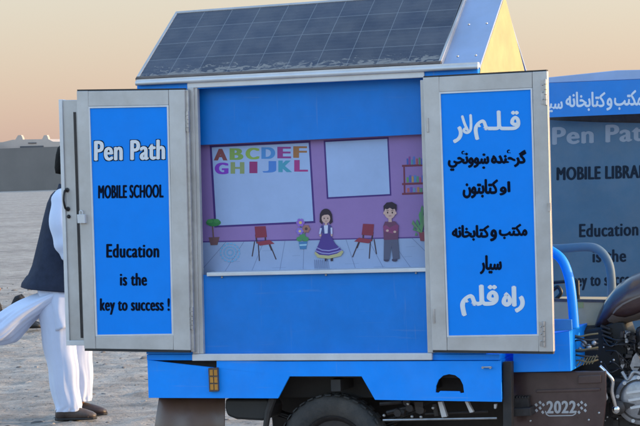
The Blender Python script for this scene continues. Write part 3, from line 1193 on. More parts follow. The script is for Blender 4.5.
def door(outer, inner, Y, th):
    """outer / inner: corners TL TR BR BL"""
    bm = new_bm()
    slab(bm, inner, Y + .006, th - .012)
    d = part('door', bm, m['vinyl'])
    bm = new_bm()
    o, i = outer, inner
    slab(bm, [o[0], (i[0][0], o[0][1] + (o[1][1] - o[0][1]) * (i[0][0] - o[0][0]) / (o[1][0] - o[0][0])), (i[3][0], o[3][1] + (o[2][1] - o[3][1]) * (i[3][0] - o[3][0]) / (o[2][0] - o[3][0])), o[3]], Y, th)
    slab(bm, [(i[1][0], o[0][1] + (o[1][1] - o[0][1]) * (i[1][0] - o[0][0]) / (o[1][0] - o[0][0])), o[1], o[2], (i[2][0], o[3][1] + (o[2][1] - o[3][1]) * (i[2][0] - o[3][0]) / (o[2][0] - o[3][0]))], Y, th)
    tl = (i[0][0] + .1, o[0][1] + (o[1][1] - o[0][1]) * (i[0][0] - o[0][0]) / (o[1][0] - o[0][0]) + .1)
    tr = (i[1][0] - .1, o[0][1] + (o[1][1] - o[0][1]) * (i[1][0] - o[0][0]) / (o[1][0] - o[0][0]) + .1)
    bl = (i[3][0] + .1, o[3][1] + (o[2][1] - o[3][1]) * (i[3][0] - o[3][0]) / (o[2][0] - o[3][0]) - .1)
    br = (i[2][0] - .1, o[3][1] + (o[2][1] - o[3][1]) * (i[2][0] - o[3][0]) / (o[2][0] - o[3][0]) - .1)
    slab(bm, [tl, tr, i[1], i[0]], Y + .0015, th - .003)
    slab(bm, [i[3], i[2], br, bl], Y + .0015, th - .003)
    obj('frame', bm, m['alu'], d, bevel=.003)
    # pale glazing bead round the panel
    bm = new_bm()
    g = 1.7
    a = [(i[0][0], i[0][1]), (i[1][0], i[1][1]), (i[2][0], i[2][1]), (i[3][0], i[3][1])]
    c = [(a[0][0] + g, a[0][1] + g), (a[1][0] - g, a[1][1] + g), (a[2][0] - g, a[2][1] - g), (a[3][0] + g, a[3][1] - g)]
    for k in range(4):
        slab(bm, [a[k], a[(k + 1) % 4], c[(k + 1) % 4], c[k]], Y + .001, .006)
    obj('bead', bm, m['aluw'], d)
    # black rubber seal along top and bottom
    bm = new_bm()
    slab(bm, [(o[0][0] + .6, o[0][1] - 1.5), (o[1][0] - .6, o[1][1] - 1.5), (o[1][0] - .6, o[1][1] - .05), (o[0][0] + .6, o[0][1] - .05)], Y + .004, th)
    slab(bm, [(o[3][0] + .6, o[3][1] + .05), (o[2][0] - .6, o[2][1] + .05), (o[2][0] - .6, o[2][1] + 2.2), (o[3][0] + .6, o[3][1] + 2.2)], Y + .004, th)
    objs('seal', bm, m['rubber'], d)
    return d


def hinge(d, x, y0, y1, Y, wd=4.0, lean=.03):
    bm = new_bm()
    slab(bm, [(x - wd, y0), (x - .9, y0), (x - .9 + lean * (y1 - y0), y1), (x - wd + lean * (y1 - y0), y1)], Y - .004, .004)
    a, c = P(x, y0 - 1, Y - .006), P(x + lean * (y1 - y0), y1 + 1, Y - .006)
    for k in range(5):
        tube(bm, [a.lerp(c, k / 5 + .01), a.lerp(c, (k + 1) / 5 - .01)], .0065, 10)
    for t in (.2, .5, .8):
        ball(bm, P(x - wd * .6 + lean * (y1 - y0) * t, y0 + (y1 - y0) * t, Y - .005), .004, u=8, v=5)
    return obj('hinge', bm, m['steel'], d, smooth=True)


YD = -.062
ld = door([(76.5, 91), (184.5, 89.6), (190.5, 350.5), (84, 348.8)], [(88, 106.5), (168.5, 105), (173.5, 335.5), (95.5, 336.5)], YD, .034)
ld['label'] = 'door with English lettering folded open at the rear'
# door edge and corner profile towards the hinge
bm = new_bm()
slab(bm, [(184.6, 89.6), (188.4, 89.5), (194.4, 352.4), (190.6, 352)], YD + .012, .03)
obj('edge_profile', bm, m['steel'], ld, bevel=.003)
hinge(ld, 187.5, 112, 131, YD + .01)
hinge(ld, 192, 308, 329, YD + .01)
write('lettering', 'Pen Path', 95, 164.2, 141.2, 160.6, YD + .0052, m['white'], ld, slope=-.02, bold=1.9, offset=0, outline=m['ink'])
write('lettering', 'MOBILE SCHOOL', 98.6, 163, 185.4, 198.4, YD + .0052, m['ink'], ld, slope=-.014, bold=1.1, offset=0)
write('lettering', 'Education', 106.8, 158.6, 244.2, 257.6, YD + .0052, m['ink'], ld, slope=-.004, bold=1.2, offset=0)
write('lettering', 'is the', 120.4, 146.4, 273.2, 285.6, YD + .0052, m['ink'], ld, bold=1.2, offset=0)
write('lettering', 'key to success !', 100.4, 169.2, 298.4, 314.6, YD + .0052, m['ink'], ld, bold=1.2, offset=0)
# padlock-like catch on the free stile
bm = new_bm()
slab(bm, [(76.8, 214.5), (84.6, 214.5), (85, 223.2), (77.4, 223.2)], YD - .022, .022)
c0, c1 = P(79.5, 214.5, YD - .012), P(82.5, 214.5, YD - .012)
tube(bm, smooth_path([c0, c0 + Vector((.001, 0, .014)), c0.lerp(c1, .5) + Vector((0, 0, .02)), c1 + Vector((-.001, 0, .014)), c1], 4), .0028, 8)
obj('catch', bm, m['aluw'], ld, bevel=.005)

rd = door([(422.8, 77.5), (547, 71), (553.6, 352), (432.2, 350.4)], [(438.8, 92), (532.2, 87.8), (538.8, 336), (447, 337.4)], YD - .004, .036)
rd['label'] = 'door with Pashto and Dari lettering folded open at the front'
YR = YD - .004
hinge(rd, 545, 80, 104, YR, 4.5, .025)
hinge(rd, 543.5, 322, 346, YR, 4.5, .025)
bm = new_bm()
for y0 in (118, 309):
    a = P(427.2 + .033 * (y0 - 110), y0, YR)
    c = P(427.2 + .033 * (y0 - 95), y0 + 14, YR)
    tube(bm, [a, c], .006, 8)
slab(bm, [(547.2, 203), (550, 203), (550.2, 211), (547.5, 211)], YR - .008, .008)
objs('bolt', bm, m['steel'], rd, smooth=True)
WY = YR + .0052
write('lettering', 'قـلـم', 474.5, 519.5, 111, 139.5, WY, m['white'], rd, rtl=True, bold=1.6, offset=.006)
write('lettering', 'ر', 453.8, 461.8, 126.5, 142.6, WY, m['white'], rd, rtl=True, bold=1.8, offset=.006)
stroke('lettering', [[(470.6, 115.4), (471.0, 124), (470.4, 130), (467.4, 132.6), (464.4, 131.6), (464.2, 129.4), (466.2, 128)], [(462.4, 116.6), (464.6, 123.6), (467.4, 129.6)]], 2.7, WY, m['white'], rd)
write('lettering', 'گرځنده', 491.5, 525.8, 150, 166.8, WY, m['ink'], rd, rtl=True, bold=1.3, offset=.018)
write('lettering', 'ښوونځي', 448.4, 488.6, 153, 170.6, WY, m['ink'], rd, rtl=True, bold=1.3, offset=.010)
write('lettering', 'او', 500, 509.8, 181.6, 195, WY, m['ink'], rd, rtl=True, bold=1.3, offset=.010)
write('lettering', 'کتابتون', 463.2, 497.4, 179.4, 198, WY, m['ink'], rd, rtl=True, bold=1.3, offset=.010)
write('lettering', 'مکتب', 499.4, 526.8, 224, 238.8, WY, m['ink'], rd, rtl=True, bold=1.3, offset=.010)
write('lettering', 'و', 490.6, 496.4, 229.6, 241, WY, m['ink'], rd, rtl=True, bold=1.3, offset=.010)
write('lettering', 'کتابخانه', 452.4, 488.6, 225.4, 240.4, WY, m['ink'], rd, rtl=True, bold=1.3, offset=.010)
write('lettering', 'سیار', 480.4, 501.2, 255.6, 274, WY, m['ink'], rd, rtl=True, bold=1.3, offset=.010)
write('lettering', 'راه', 502.6, 523.8, 286.6, 312, WY, m['white'], rd, rtl=True, bold=2.0, offset=.018)
write('lettering', 'قلم', 461.2, 497.6, 285.4, 315.6, WY, m['white'], rd, rtl=True, bold=2.1, offset=.006)

for mk, q in (('ء', (506.6, 510.4, 149.6, 154.4)), ('ء', (461.2, 464.8, 150.8, 155.4)), ('.', (482.6, 485.2, 153.4, 155.8)), ('.', (482.4, 485, 166.4, 168.8))):
    write('lettering', mk, *q, WY, m['ink'], rd, bold=.5, offset=0)

# rear door of the box, swung out beyond the near corner
YB = .02
bm = new_bm()
slab(bm, [(59, 100), (140, 99), (148, 345), (66.5, 345)], YB, .035)
bk = part('rear_door', bm, m['alu'], bevel=.003, label='plain grey door leaf swung open behind the English door')
bm = new_bm()
slab(bm, [(73.2, 112), (75.6, 112), (83, 338), (80.6, 338)], YB - .003, .004)
obj('groove', bm, m['engdark'], bk)
bm = new_bm()
slab(bm, [(58.4, 99.4), (62, 99.4), (69.6, 345.6), (66, 345.6)], YB - .008, .045)
slab(bm, [(66.4, 340.6), (90, 340.6), (90, 345.6), (66.6, 345.6)], YB - .01, .006)
objs('edge_trim', bm, m['aluw'], bk, bevel=.002)
bm = new_bm()
a, c = P(67, 190, YB - .004), P(67.8, 209, YB - .004)
out = Vector((-.004, -.028, 0))
tube(bm, smooth_path([a, a + out * .8 + Vector((0, 0, -.006)), (a + c) / 2 + out * 1.2, c + out * .8 + Vector((0, 0, .006)), c], 5), .0055, 8)
for k in (a, c):
    ball(bm, k, (.012, .005, .012), u=10, v=6)
ball(bm, P(68.6, 216.5, YB - .004), (.010, .008, .010), u=10, v=6)
obj('handle', bm, m['engdark'], bk, smooth=True)

# ---- rear wheels, axle, springs
WC = P(332, 451.5, .10)
WR = WC.z - 0.0
print('wheel centre', WC, 'radius', (P(332, 395, .10) - WC).z)


def wheel(c, Rr, near=True):
    bm = new_bm()
    W = .105
    prof = [(Rr * .60, .035), (Rr * .64, .02), (Rr * .80, .004), (Rr * .90, .003), (Rr * .965, .014), (Rr * .985, .028), (Rr * .985, W - .028), (Rr * .965, W - .014), (Rr * .90, W - .003), (Rr * .8, W - .004), (Rr * .62, W - .02)]
    lathe_y(bm, c, prof, 72)
    for k in range(36):      # shoulder lugs
        for side in (0, 1):
            a0 = 2 * math.pi * (k + .5 * side) / 36
            a1 = a0 + .105
            y0, y1 = (.002, .048) if side == 0 else (W - .048, W - .002)
            pts = []
            for (a, r_, y) in ((a0, Rr * .975, y0), (a1, Rr * .975, y0), (a1, Rr * .975, y1), (a0, Rr * .975, y1)):
                pts.append((a, r_, y))
            lo = [Vector((c[0] + r_ * math.cos(a), c[1] + y, c[2] + r_ * math.sin(a))) for a, r_, y in pts]
            hi = [Vector((c[0] + Rr * math.cos(a), c[1] + y + (.006 if i in (0, 1) and side == 0 else 0) - (.006 if i in (2, 3) and side else 0), c[2] + Rr * math.sin(a))) for i, (a, r_, y) in enumerate(pts)]
            vv = [bm.verts.new(x) for x in lo + hi]
            for f_ in ((4, 5, 6, 7), (0, 1, 5, 4), (1, 2, 6, 5), (2, 3, 7, 6), (3, 0, 4, 7)):
                bm.faces.new([vv[i] for i in f_])
    # sidewall ribs
    t = part('wheel', bm, m['tyre'], smooth=True)
    bm = new_bm()
    lathe_y(bm, c, [(Rr * .62, .03), (Rr * .60, .022), (Rr * .56, .03), (Rr * .52, .05), (Rr * .30, .055), (Rr * .26, .03), (Rr * .14, .026), (Rr * .13, .0), (0.001, 0)], 40)
    for k in range(5):
        a = 2 * math.pi * k / 5
        ball(bm, (c[0] + Rr * .2 * math.cos(a), c[1] + .024, c[2] + Rr * .2 * math.sin(a)), .011, u=8, v=6)
    obj('rim', bm, m['engdark'], t, smooth=True)
    return t


Rw = WC.z
wheel((WC.x, .10, WC.z), Rw)
wheel((WC.x, D - .205, WC.z), Rw)
bm = new_bm()
tube(bm, [(WC.x, .18, WC.z), (WC.x, D - .18, WC.z)], .035, 12)
ball(bm, (WC.x, D / 2, WC.z), (.11, .12, .12))
part('axle', bm, m['chassis'], smooth=True)
for y in (.30, D - .30):
    bm = new_bm()
    for k in range(5):
        s_ = .48 - .07 * k
        z0 = WC.z + .10 - .012 * k
        pts = [(WC.x + s_ * t, y, z0 + .13 * (t * t) * (s_ / .48) ** 2 - (.0)) for t in (-1, -.66, -.33, 0, .33, .66, 1)]
        for i in range(6):
            p, q = pts[i], pts[i + 1]
            prism(bm, [Vector((p[0], y - .03, p[2])), Vector((q[0], y - .03, q[2])), Vector((q[0], y - .03, q[2] + .009)), Vector((p[0], y - .03, p[2] + .009))], (0, .06, 0))
    part('leaf_spring', bm, m['chassis'])
bm = new_bm()
for y in (.24, D - .30):
    box(bm, .05, 1.95, y, y + .06, zb - .02, zb + .09)
for x in (.08, .5, .95, 1.4, 1.75):
    box(bm, x, x + .05, .03, D - .03, zb + .035, zb + .095)
part('chassis_frame', bm, m['chassis'], bevel=.003)
# silver brake rod, pale brackets, tangle under the bed
bm = new_bm()
tube(bm, [P(383, 420.2, .12), P(497, 418.2, .12)], .0055, 8)
part('brake_rod', bm, m['steel'], smooth=True)
bm = new_bm()
slab(bm, [(437.5, 401.8), (442, 401.6), (447, 417), (441.5, 417.8)], .10, .03)
slab(bm, [(464.5, 401.6), (467.8, 401.6), (473.4, 412.4), (469.6, 413.2)], .10, .03)
slab(bm, [(493.6, 404), (497, 404), (496, 409), (494, 409)], .06, .02)
parts('bracket', bm, m['aluw'], bevel=.003)
bm = new_bm()
slab(bm, [(414, 402), (423, 402), (423, 412), (420, 414.5), (416, 413)], .14, .02)
for q in ((387, 413, 412, 407, .012), (396, 411, 405, 413, .02), (380, 404, 402, 402, .010), (425, 414, 488, 411.5, .006), (435, 404, 437, 416, .014)):
    tube(bm, [P(q[0], q[1], .16), P(q[2], q[3], .16)], q[4], 8)
for x, y in ((398, 413), (410, 408), (421, 410), (407, 402)):
    lathe_y(bm, P(x, y, .15), [(.001, -.012), (.018, -.012), (.02, 0), (.02, .02)], 12)
part('linkage', bm, m['engdark'], smooth=True)
bm = new_bm()
for x, y in ((412, 416.6), (421, 417), (384, 415.5), (408, 404), (433, 408)):
    ball(bm, P(x, y, .11), .008, u=8, v=6)
parts('bolt', bm, m['steel'], smooth=True)
bm = new_bm()
tube(bm, smooth_path([P(228, 403, .10), P(238, 412, .09), P(250, 414.5, .09), P(258, 409, .09), P(262, 402, .1)], 6), .0032, 6)
part('cable', bm, m['steel'], smooth=True)
# mud flap: a curled rubber sheet behind the wheel
bm = new_bm()
prev = None
ns = 26
for k in range(ns + 1):
    t = k / ns
    px = 154 + 71 * t
    bulge = .05 * math.sin(math.pi * min(1, t * 1.15)) + .012 * math.sin(t * 14)
    ta, tb_ = P(px + 5 * (1 - t) ** 3, 397, .08), P(px - 6 * (1 - t) ** 2, 470, .08)
    a = [ta + Vector((0, -bulge * .4, 0)), ta.lerp(tb_, .5) + Vector((0, -bulge, 0)), tb_ + Vector((0, -bulge * 1.1, 0))]
    cur = [bm.verts.new(x) for x in a] + [bm.verts.new(x + Vector((0, .008, 0))) for x in a]
    if prev:
        for i in (0, 1):
            bm.faces.new((prev[i], cur[i], cur[i + 1], prev[i + 1]))
            bm.faces.new((prev[i + 3], prev[i + 4], cur[i + 4], cur[i + 3]))
        bm.faces.new((prev[2], cur[2], cur[5], prev[5]))
        bm.faces.new((prev[0], prev[3], cur[3], cur[0]))
    prev = cur
part('mud_flap', bm, m['flap'], smooth='all')
bm = new_bm()
slab(bm, [(225, 399), (268, 399), (273, 408), (271, 418), (262, 421), (236, 419.5), (227, 416), (224.5, 408)], .07, .16)
part('battery_case', bm, m['black'], bevel=.012)
bm = new_bm()
tube(bm, [P(273, 398, .05), P(268, 412, .05), P(264, 440, .05)], [.02, .017, .014], 8)
part('strut', bm, m['chassis'], smooth=True)

bm = new_bm()
slab(bm, [(270, 396), (511, 396), (511, 440), (420, 452), (275, 452)], .62, .03)
part('underbed_dark_sheet', bm, m['chassis'])  # added dark sheet standing in for the darkness under the bed
bm = new_bm()
slab(bm, [(568, 334), (600, 327), (612, 322), (624, 322), (630, 338), (627, 372), (630, 440), (568, 440)], .46, .22)
part('engine_shroud', bm, m['black'], bevel=.012)

# ---- driver's end: seat box, rails, seat, side cover, motorcycle
bm = new_bm()
slab(bm, [(512.5, 340), (569.5, 331), (571, 371.5), (513, 372.5)], .10, .60)
sb_ = part('seat_box', bm, m['blue'], bevel=.004)
bm = new_bm()
slab(bm, [(545, 319.5), (571.5, 319.5), (572, 330), (545, 332)], .098, .03)
obj('mount_plate', bm, m['banblue'], sb_, bevel=.003)


def rail(Y, pts, material):
    bm = new_bm()
    tube(bm, smooth_path([P(x, y, Y) for x, y in pts], 6), .023, 14)
    return part('seat_rail', bm, material, smooth='all')


rail(.14, [(520, 246), (540, 247), (552, 251.5), (562, 260), (568, 274), (571, 290), (573, 310), (574.5, 329)], m['blue'])
rail(.98, [(528, 249), (560, 248.6), (588, 247), (600, 251), (608, 262), (611, 276), (612, 300), (613, 330)], m['shadeblue'])  # far rail: same blue steel, its shade painted in
bm = new_bm()
tube(bm, [P(540, 283.4, .6), P(578, 280.6, .6)], .009, 8)
tube(bm, [P(577, 280.6, .6), P(577.6, 300, .6)], .012, 8)
tube(bm, smooth_path([P(553, 290, .6), P(558, 287, .6), P(561, 293, .6), P(556, 299, .6)], 5), .010, 8)
part('seat_bracket', bm, m['black'], smooth=True)
# driver's saddle
bm = new_bm()
xs0 = P(556, 330, D / 2).x
xs1 = P(606, 330, D / 2).x
secs = []
for t in (0, .06, .2, .45, .7, .9, 1):
    x = xs0 + (xs1 - xs0) * t
    zc = P(556 + 50 * t, 336 - 3 * t, D / 2).z
    k = (.55 if t in (0, 1) else 1)
    secs.append(((x, D / 2, zc), .15 * k * (1 - .35 * t), .045 * k, (0, 1, 0), (0, 0, 1)))
loft(bm, secs, 20)
part('saddle', bm, m['black'], smooth='all')

# dark maroon side cover with the year
bm = new_bm()
YC = .20
slab(bm, [(503, 372), (606, 371), (606, 401), (603, 430), (505, 431)], YC, .02)
cov = part('side_cover', bm, m['maroon'], bevel=.006)
bm = new_bm()
slab(bm, [(536, 390), (600, 388.2), (600, 391), (536, 393)], YC - .008, .008)
slab(bm, [(578, 376), (601, 375), (601, 383), (578, 384)], YC - .010, .010)
objs('rib', bm, m['maroon'], cov, bevel=.003)
write('lettering', '2022', 546.8, 575.8, 401.2, 413.6, YC - .0004, m['decal'], cov, slope=-.012, bold=.8, offset=.015)
bm = new_bm()
for k, (x0, s_) in enumerate(((540, -1), (581.5, 1))):
    for i, (dx, dy) in enumerate(((0, 0), (3.9 * s_, 2.4), (0, 5.6), (3.6 * s_, 8), (-2.6 * s_, 9.8), (-3.2 * s_, 2.2))):
        cx, cy = x0 + dx, 402.6 + dy
        sheet(bm, [(cx - 1.6, cy - .3), (cx + .2, cy - 1.9), (cx + 1.8, cy + .4), (cx + .1, cy + 1.9)], YC - .0012)
pth = [(545.4, 411), (546.4, 414.4), (549, 416), (572.6, 415.6), (575.4, 414), (576.4, 411)]
for i in range(len(pth) - 1):
    (ax, ay), (bx, by) = pth[i], pth[i + 1]
    l = math.hypot(bx - ax, by - ay)
    nx, ny = -(by - ay) / l * .5, (bx - ax) / l * .5
    sheet(bm, [(ax + nx, ay + ny), (bx + nx, by + ny), (bx - nx, by - ny), (ax - nx, ay - ny)], YC - .0010 - .0001 * i)
obj('emblem', bm, m['decal'], cov)
bm = new_bm()
for x, y in ((510.8, 382.6), (511, 392.5), (530.4, 421), (588.8, 420), (582, 382.4), (599, 413)):
    ball(bm, P(x, y, YC - .001), .006, u=8, v=6)
objs('bolt', bm, m['steel'], cov, smooth=True)
# foot rest step at its rear end
bm = new_bm()
slab(bm, [(508, 409), (530, 408), (531, 416), (508, 417)], YC - .10, .10)
slab(bm, [(511, 398), (528, 397), (529, 408), (512, 409)], YC - .05, .05)
for k in range(6):
    slab(bm, [(513 + k * 2.8, 396.4), (514.4 + k * 2.8, 396.4), (514.6 + k * 2.8, 399), (513.2 + k * 2.8, 399)], YC - .055, .055)
part('foot_rest', bm, m['engdark'], bevel=.003)
# vertical post between bed and seat box
bm = new_bm()
slab(bm, [(502.6, 362), (511.4, 362), (511.8, 430), (503, 430)], .03, .05)
part('post', bm, m['chassis'], bevel=.003)
bm = new_bm()
bmx0, bmx1 = P(505, 372, .25).x, P(650, 372, .25).x
box(bm, bmx0, bmx1 + .25, .42, .48, .30, .36)
box(bm, bmx0, bmx1 + .25, .66, .72, .30, .36)
box(bm, bmx0, bmx1, .45, .9, .35, .50)
part('main_frame', bm, m['chassis'], bevel=.004)

bm = new_bm()
for k in range(5):
    slab(bm, [(600.5 + k * .7, 325 + k * 4.4), (610.5 + k * .7, 328.6 + k * 4.4), (610.2 + k * .7, 330.4 + k * 4.4), (600 + k * .7, 327.2 + k * 4.4)], .42, .05)
parts('shroud_vent', bm, m['engdark'], bevel=.002)
# loose wires above the side cover
bm = new_bm()
rnd = random.Random(11)
for k in range(7):
    y = 334 + k * 4.4
    tube(bm, smooth_path([P(571 + rnd.uniform(-1, 2), y + rnd.uniform(-2, 3), .24), P(580, y + rnd.uniform(-3, 3), .22), P(588, y + rnd.uniform(-2, 4), .23), P(598, y + rnd.uniform(-3, 2), .26)], 5), .0045, 6, mi=0 if k % 3 else 1)
for k in range(6):
    tube(bm, [P(577 + k * 3, 366 - k * .4, .22), P(582 + k * 3, 358 - k * .6, .23)], .003, 6, mi=1)
part('wiring', bm, [m['engdark'], m['wire']], smooth=True)
bm = new_bm()
for q in ((584, 344, .016), (589, 347, .014), (594, 343, .012), (580, 349, .010)):
    ball(bm, P(q[0], q[1], .24), q[2], u=10, v=8)
part('carburettor', bm, m['engine'], smooth=True)

# crankcase
bm = new_bm()
ce = P(641, 399, .36)
lathe_y(bm, ce, [(.001, -.052), (.075, -.052), (.088, -.046), (.092, -.036), (.108, -.034), (.120, -.026), (.124, -.008), (.124, .06)], 40)
eng = part('engine', bm, m['engine'], smooth=True)
bm = new_bm()
for k in range(3):
    slab(bm, [(626 + k * 2, 392 + k * 7.5), (660, 387 + k * 7.5), (660, 389.4 + k * 7.5), (626.6 + k * 2, 394.4 + k * 7.5)], .302, .02)
for k in range(9):
    a = 2 * math.pi * k / 9 + .2
    lathe_y(bm, (ce.x + .106 * math.cos(a), ce.y - .036, ce.z + .106 * math.sin(a)), [(.001, -.006), (.009, -.006), (.009, .01)], 10)
obj('case_rib', bm, m['aluw'], eng, smooth=True)
bm = new_bm()
lathe_y(bm, ce, [(.093, -.0385), (.099, -.0385), (.099, -.03)], 40)
prism(bm, [(ce.x + .012, ce.y - .055, ce.z - .01), (ce.x + .075, ce.y - .055, ce.z - .052), (ce.x + .04, ce.y - .055, ce.z - .075), (ce.x - .01, ce.y - .055, ce.z - .07)], (0, .004, 0))
prism(bm, [(ce.x - .075, ce.y - .055, ce.z - .008), (ce.x - .02, ce.y - .055, ce.z - .02), (ce.x - .06, ce.y - .055, ce.z - .045)], (0, .004, 0))
obj('case_inlay', bm, m['engdark'], eng)
bm = new_bm()
box(bm, ce.x - .16, ce.x + .22, .38, .78, ce.z - .10, ce.z + .10)
box(bm, ce.x - .03, ce.x + .14, .42, .72, ce.z + .1, ce.z + .34)
obj('crankcase', bm, m['engdark'], eng, bevel=.02)
bm = new_bm()
rnd = random.Random(5)
for k in range(120):
    x, y = rnd.uniform(621, 654), rnd.uniform(332, 382)
    q = P(x, y, rnd.uniform(.34, .44))
    a, c = rnd.uniform(.003, .015), rnd.uniform(.003, .015)
    if k % 3:
        box(bm, q.x - a, q.x + a, q.y, q.y + .05, q.z - c, q.z + c, 0 if k % 5 == 0 else 1)
    else:
        lathe_y(bm, q, [(.001, 0), (a, 0), (a * 1.1, .008), (a * 1.1, .05)], 10, 1 if k % 2 else 0)
prism(bm, [P(x, y, .35) for x, y in ((630, 366), (633, 357), (636, 353), (639, 357), (641, 366), (637, 371), (632, 370))], (0, .04, 0), 0)
prism(bm, [P(x, y, .355) for x, y in ((620.5, 366), (623, 359), (624.5, 365), (622.6, 369))], (0, .03, 0), 0)
tube(bm, smooth_path([P(622, 372, .34), P(628, 380, .33), P(634, 372, .33), P(645, 376, .33)], 5), .009, 8)
obj('carburettor', bm, [m['engine'], m['engdark']], eng, smooth=True)
bm = new_bm()
tube(bm, smooth_path([P(600, 366, .24), P(606.5, 372.6, .23), P(612.5, 380.5, .23), P(612, 392, .24), P(615.5, 406, .26), P(617, 410, .28)], 6), [.009] * 31, 10)
ball(bm, P(616, 409.5, .27), .022, u=10, v=8)
kick = part('kick_starter', bm, m['chrome'], smooth='all')
bm = new_bm()
lathe_y(bm, P(618, 408, .29), [(.001, -.02), (.02, -.02), (.034, -.01), (.036, .06)], 16)
part('kick_shaft', bm, m['engdark'], smooth=True)
bm = new_bm()
slab(bm, [(598, 386), (605, 390), (608, 400), (600, 404), (597, 398)], .26, .03)
part('guard_plate', bm, m['alu'], bevel=.01)

bm = new_bm()
rnd = random.Random(17)
for k in range(70):
    x, y = rnd.uniform(598, 640), rnd.uniform(384, 428)
    if (x - 641) ** 2 + (y - 399) ** 2 < 26 ** 2:
        continue
    q = P(x, y, rnd.uniform(.36, .44))
    a, c = rnd.uniform(.004, .02), rnd.uniform(.004, .016)
    box(bm, q.x - a, q.x + a, q.y, q.y + .06, q.z - c, q.z + c, 0)
slab(bm, [(595, 383), (645, 383), (645, 432), (595, 432)], .405, .08)
part('engine_clutter', bm, m['engdark'])
for k in range(9):
    bm = new_bm()
    x, y = rnd.uniform(600, 612), rnd.uniform(335, 372)
    tube(bm, smooth_path([P(x, y, .40), P(x + rnd.uniform(4, 12), y + rnd.uniform(-4, 10), .36), P(x + rnd.uniform(14, 24), y + rnd.uniform(-2, 16), .38), P(x + 30, y + rnd.uniform(0, 20), .40)], 5), .004, 6)
    part('cable', bm, m['engdark'], smooth='all')
bm = new_bm()
for k in range(16):
    ball(bm, P(rnd.uniform(586, 626), rnd.uniform(340, 424), .40 if k % 2 else .30), rnd.uniform(.003, .006), u=6, v=5)
parts('bolt', bm, m['steel'])

# fuel tank
bm = new_bm()
secs = []
tk = [(596, 326, 4), (601, 319, 11), (608, 312, 17.5), (618, 304, 21), (632, 298, 24), (648, 294, 26), (664, 292, 26.5), (682, 292, 24.5), (694, 293, 18), (699, 294, 8)]
for k, (px, py, hh) in enumerate(tk):
    c = P(px, py, D / 2)
    h = hh * (c - CAM).dot(CF) / FPX
    wd = .16 * (min(1, hh / 20)) ** .8
    secs.append(((c.x, D / 2, c.z), wd, h, (0, 1, 0), (.12, 0, .99)))
loft(bm, secs, 28)
tank = part('fuel_tank', bm, m['maroon'], smooth='all')
bm = new_bm()
pth = [(606, 317), (609, 310.5), (616, 304.5), (626, 299), (636, 294.5), (646, 291)]
pl2 = [(606, 318), (613, 321.5), (624, 321.5), (636, 317.5), (650, 312)]


def on_tank(px, py, lift):
    # drop the point onto the side of the tank
    q = P(px, py, D / 2)
    for i in range(len(secs) - 1):
        if secs[i][0][0] <= q.x <= secs[i + 1][0][0]:
            t = (q.x - secs[i][0][0]) / (secs[i + 1][0][0] - secs[i][0][0])
            zc = secs[i][0][2] * (1 - t) + secs[i + 1][0][2] * t
            a = secs[i][1] * (1 - t) + secs[i + 1][1] * t
            h = secs[i][2] * (1 - t) + secs[i + 1][2] * t
            for it in range(4):
                s_ = max(-.95, min(.95, (q.z - zc) / h))
                y = D / 2 - a * math.sqrt(1 - s_ * s_) - lift
                q = P(px, py, y)
            return q
    return P(px, py, D / 2 - .17)


def ribbon(top, bot, lift):
    prev = None
    for a, b2 in zip(top, bot):
        c = [bm.verts.new(on_tank(a[0] + (b2[0] - a[0]) * t, a[1] + (b2[1] - a[1]) * t, lift)) for t in (0, .5, 1)]
        if prev:
            for i in (0, 1):
                bm.faces.new((prev[i], c[i], c[i + 1], prev[i + 1]))
        prev = c


ribbon([(609, 318), (612, 314.5), (617, 316.5), (625, 317.5), (634, 315), (644, 310.5), (652, 306)],
       [(607, 319.5), (609, 322), (615, 323.6), (625, 323.6), (636, 320.5), (646, 316.5), (654, 312)], .004)
ribbon([(612.5, 313), (616, 308), (622, 303.5), (632, 298.5), (644, 294)], [(613, 314.6), (617.2, 309.8), (623, 305), (633, 300), (645, 295.2)], .004)
obj('stripe', bm, m['tankstripe'], tank, smooth='all')

# front end beyond the picture edge
hx = P(705, 290, D / 2).x
bm = new_bm()
for y in (D / 2 - .09, D / 2 + .09):
    tube(bm, [(hx - .02, y, 1.12), (hx + .32, y, .29)], .022, 10)
parts('fork', bm, m['chrome'], smooth=True)
wheel((hx + .32, D / 2 - .0525, .2858), .2858)
bm = new_bm()
tube(bm, smooth_path([(hx - .22, D / 2 - .36, 1.13), (hx - .06, D / 2 - .25, 1.2), (hx - .02, D / 2, 1.16), (hx - .06, D / 2 + .25, 1.2), (hx - .22, D / 2 + .36, 1.13)], 6), .012, 10)
part('handlebar', bm, m['chrome'], smooth=True)
bm = new_bm()
ball(bm, (hx + .1, D / 2, 1.02), (.10, .11, .11))
part('headlight', bm, m['chrome'], smooth='all')
bm = new_bm()
for k in range(13):
    a0, a1 = R(10 + k * 12), R(22 + k * 12)
    rr = .33
    p0 = Vector((hx + .32 + rr * math.cos(a0), D / 2 - .07, .2858 + rr * math.sin(a0)))
    p1 = Vector((hx + .32 + rr * math.cos(a1), D / 2 - .07, .2858 + rr * math.sin(a1)))
    q0 = Vector((hx + .32 + (rr + .006) * math.cos(a0), D / 2 - .07, .2858 + (rr + .006) * math.sin(a0)))
    q1 = Vector((hx + .32 + (rr + .006) * math.cos(a1), D / 2 - .07, .2858 + (rr + .006) * math.sin(a1)))
    prism(bm, [p0, p1, q1, q0], (0, .14, 0))
part('fender', bm, m['maroon'])

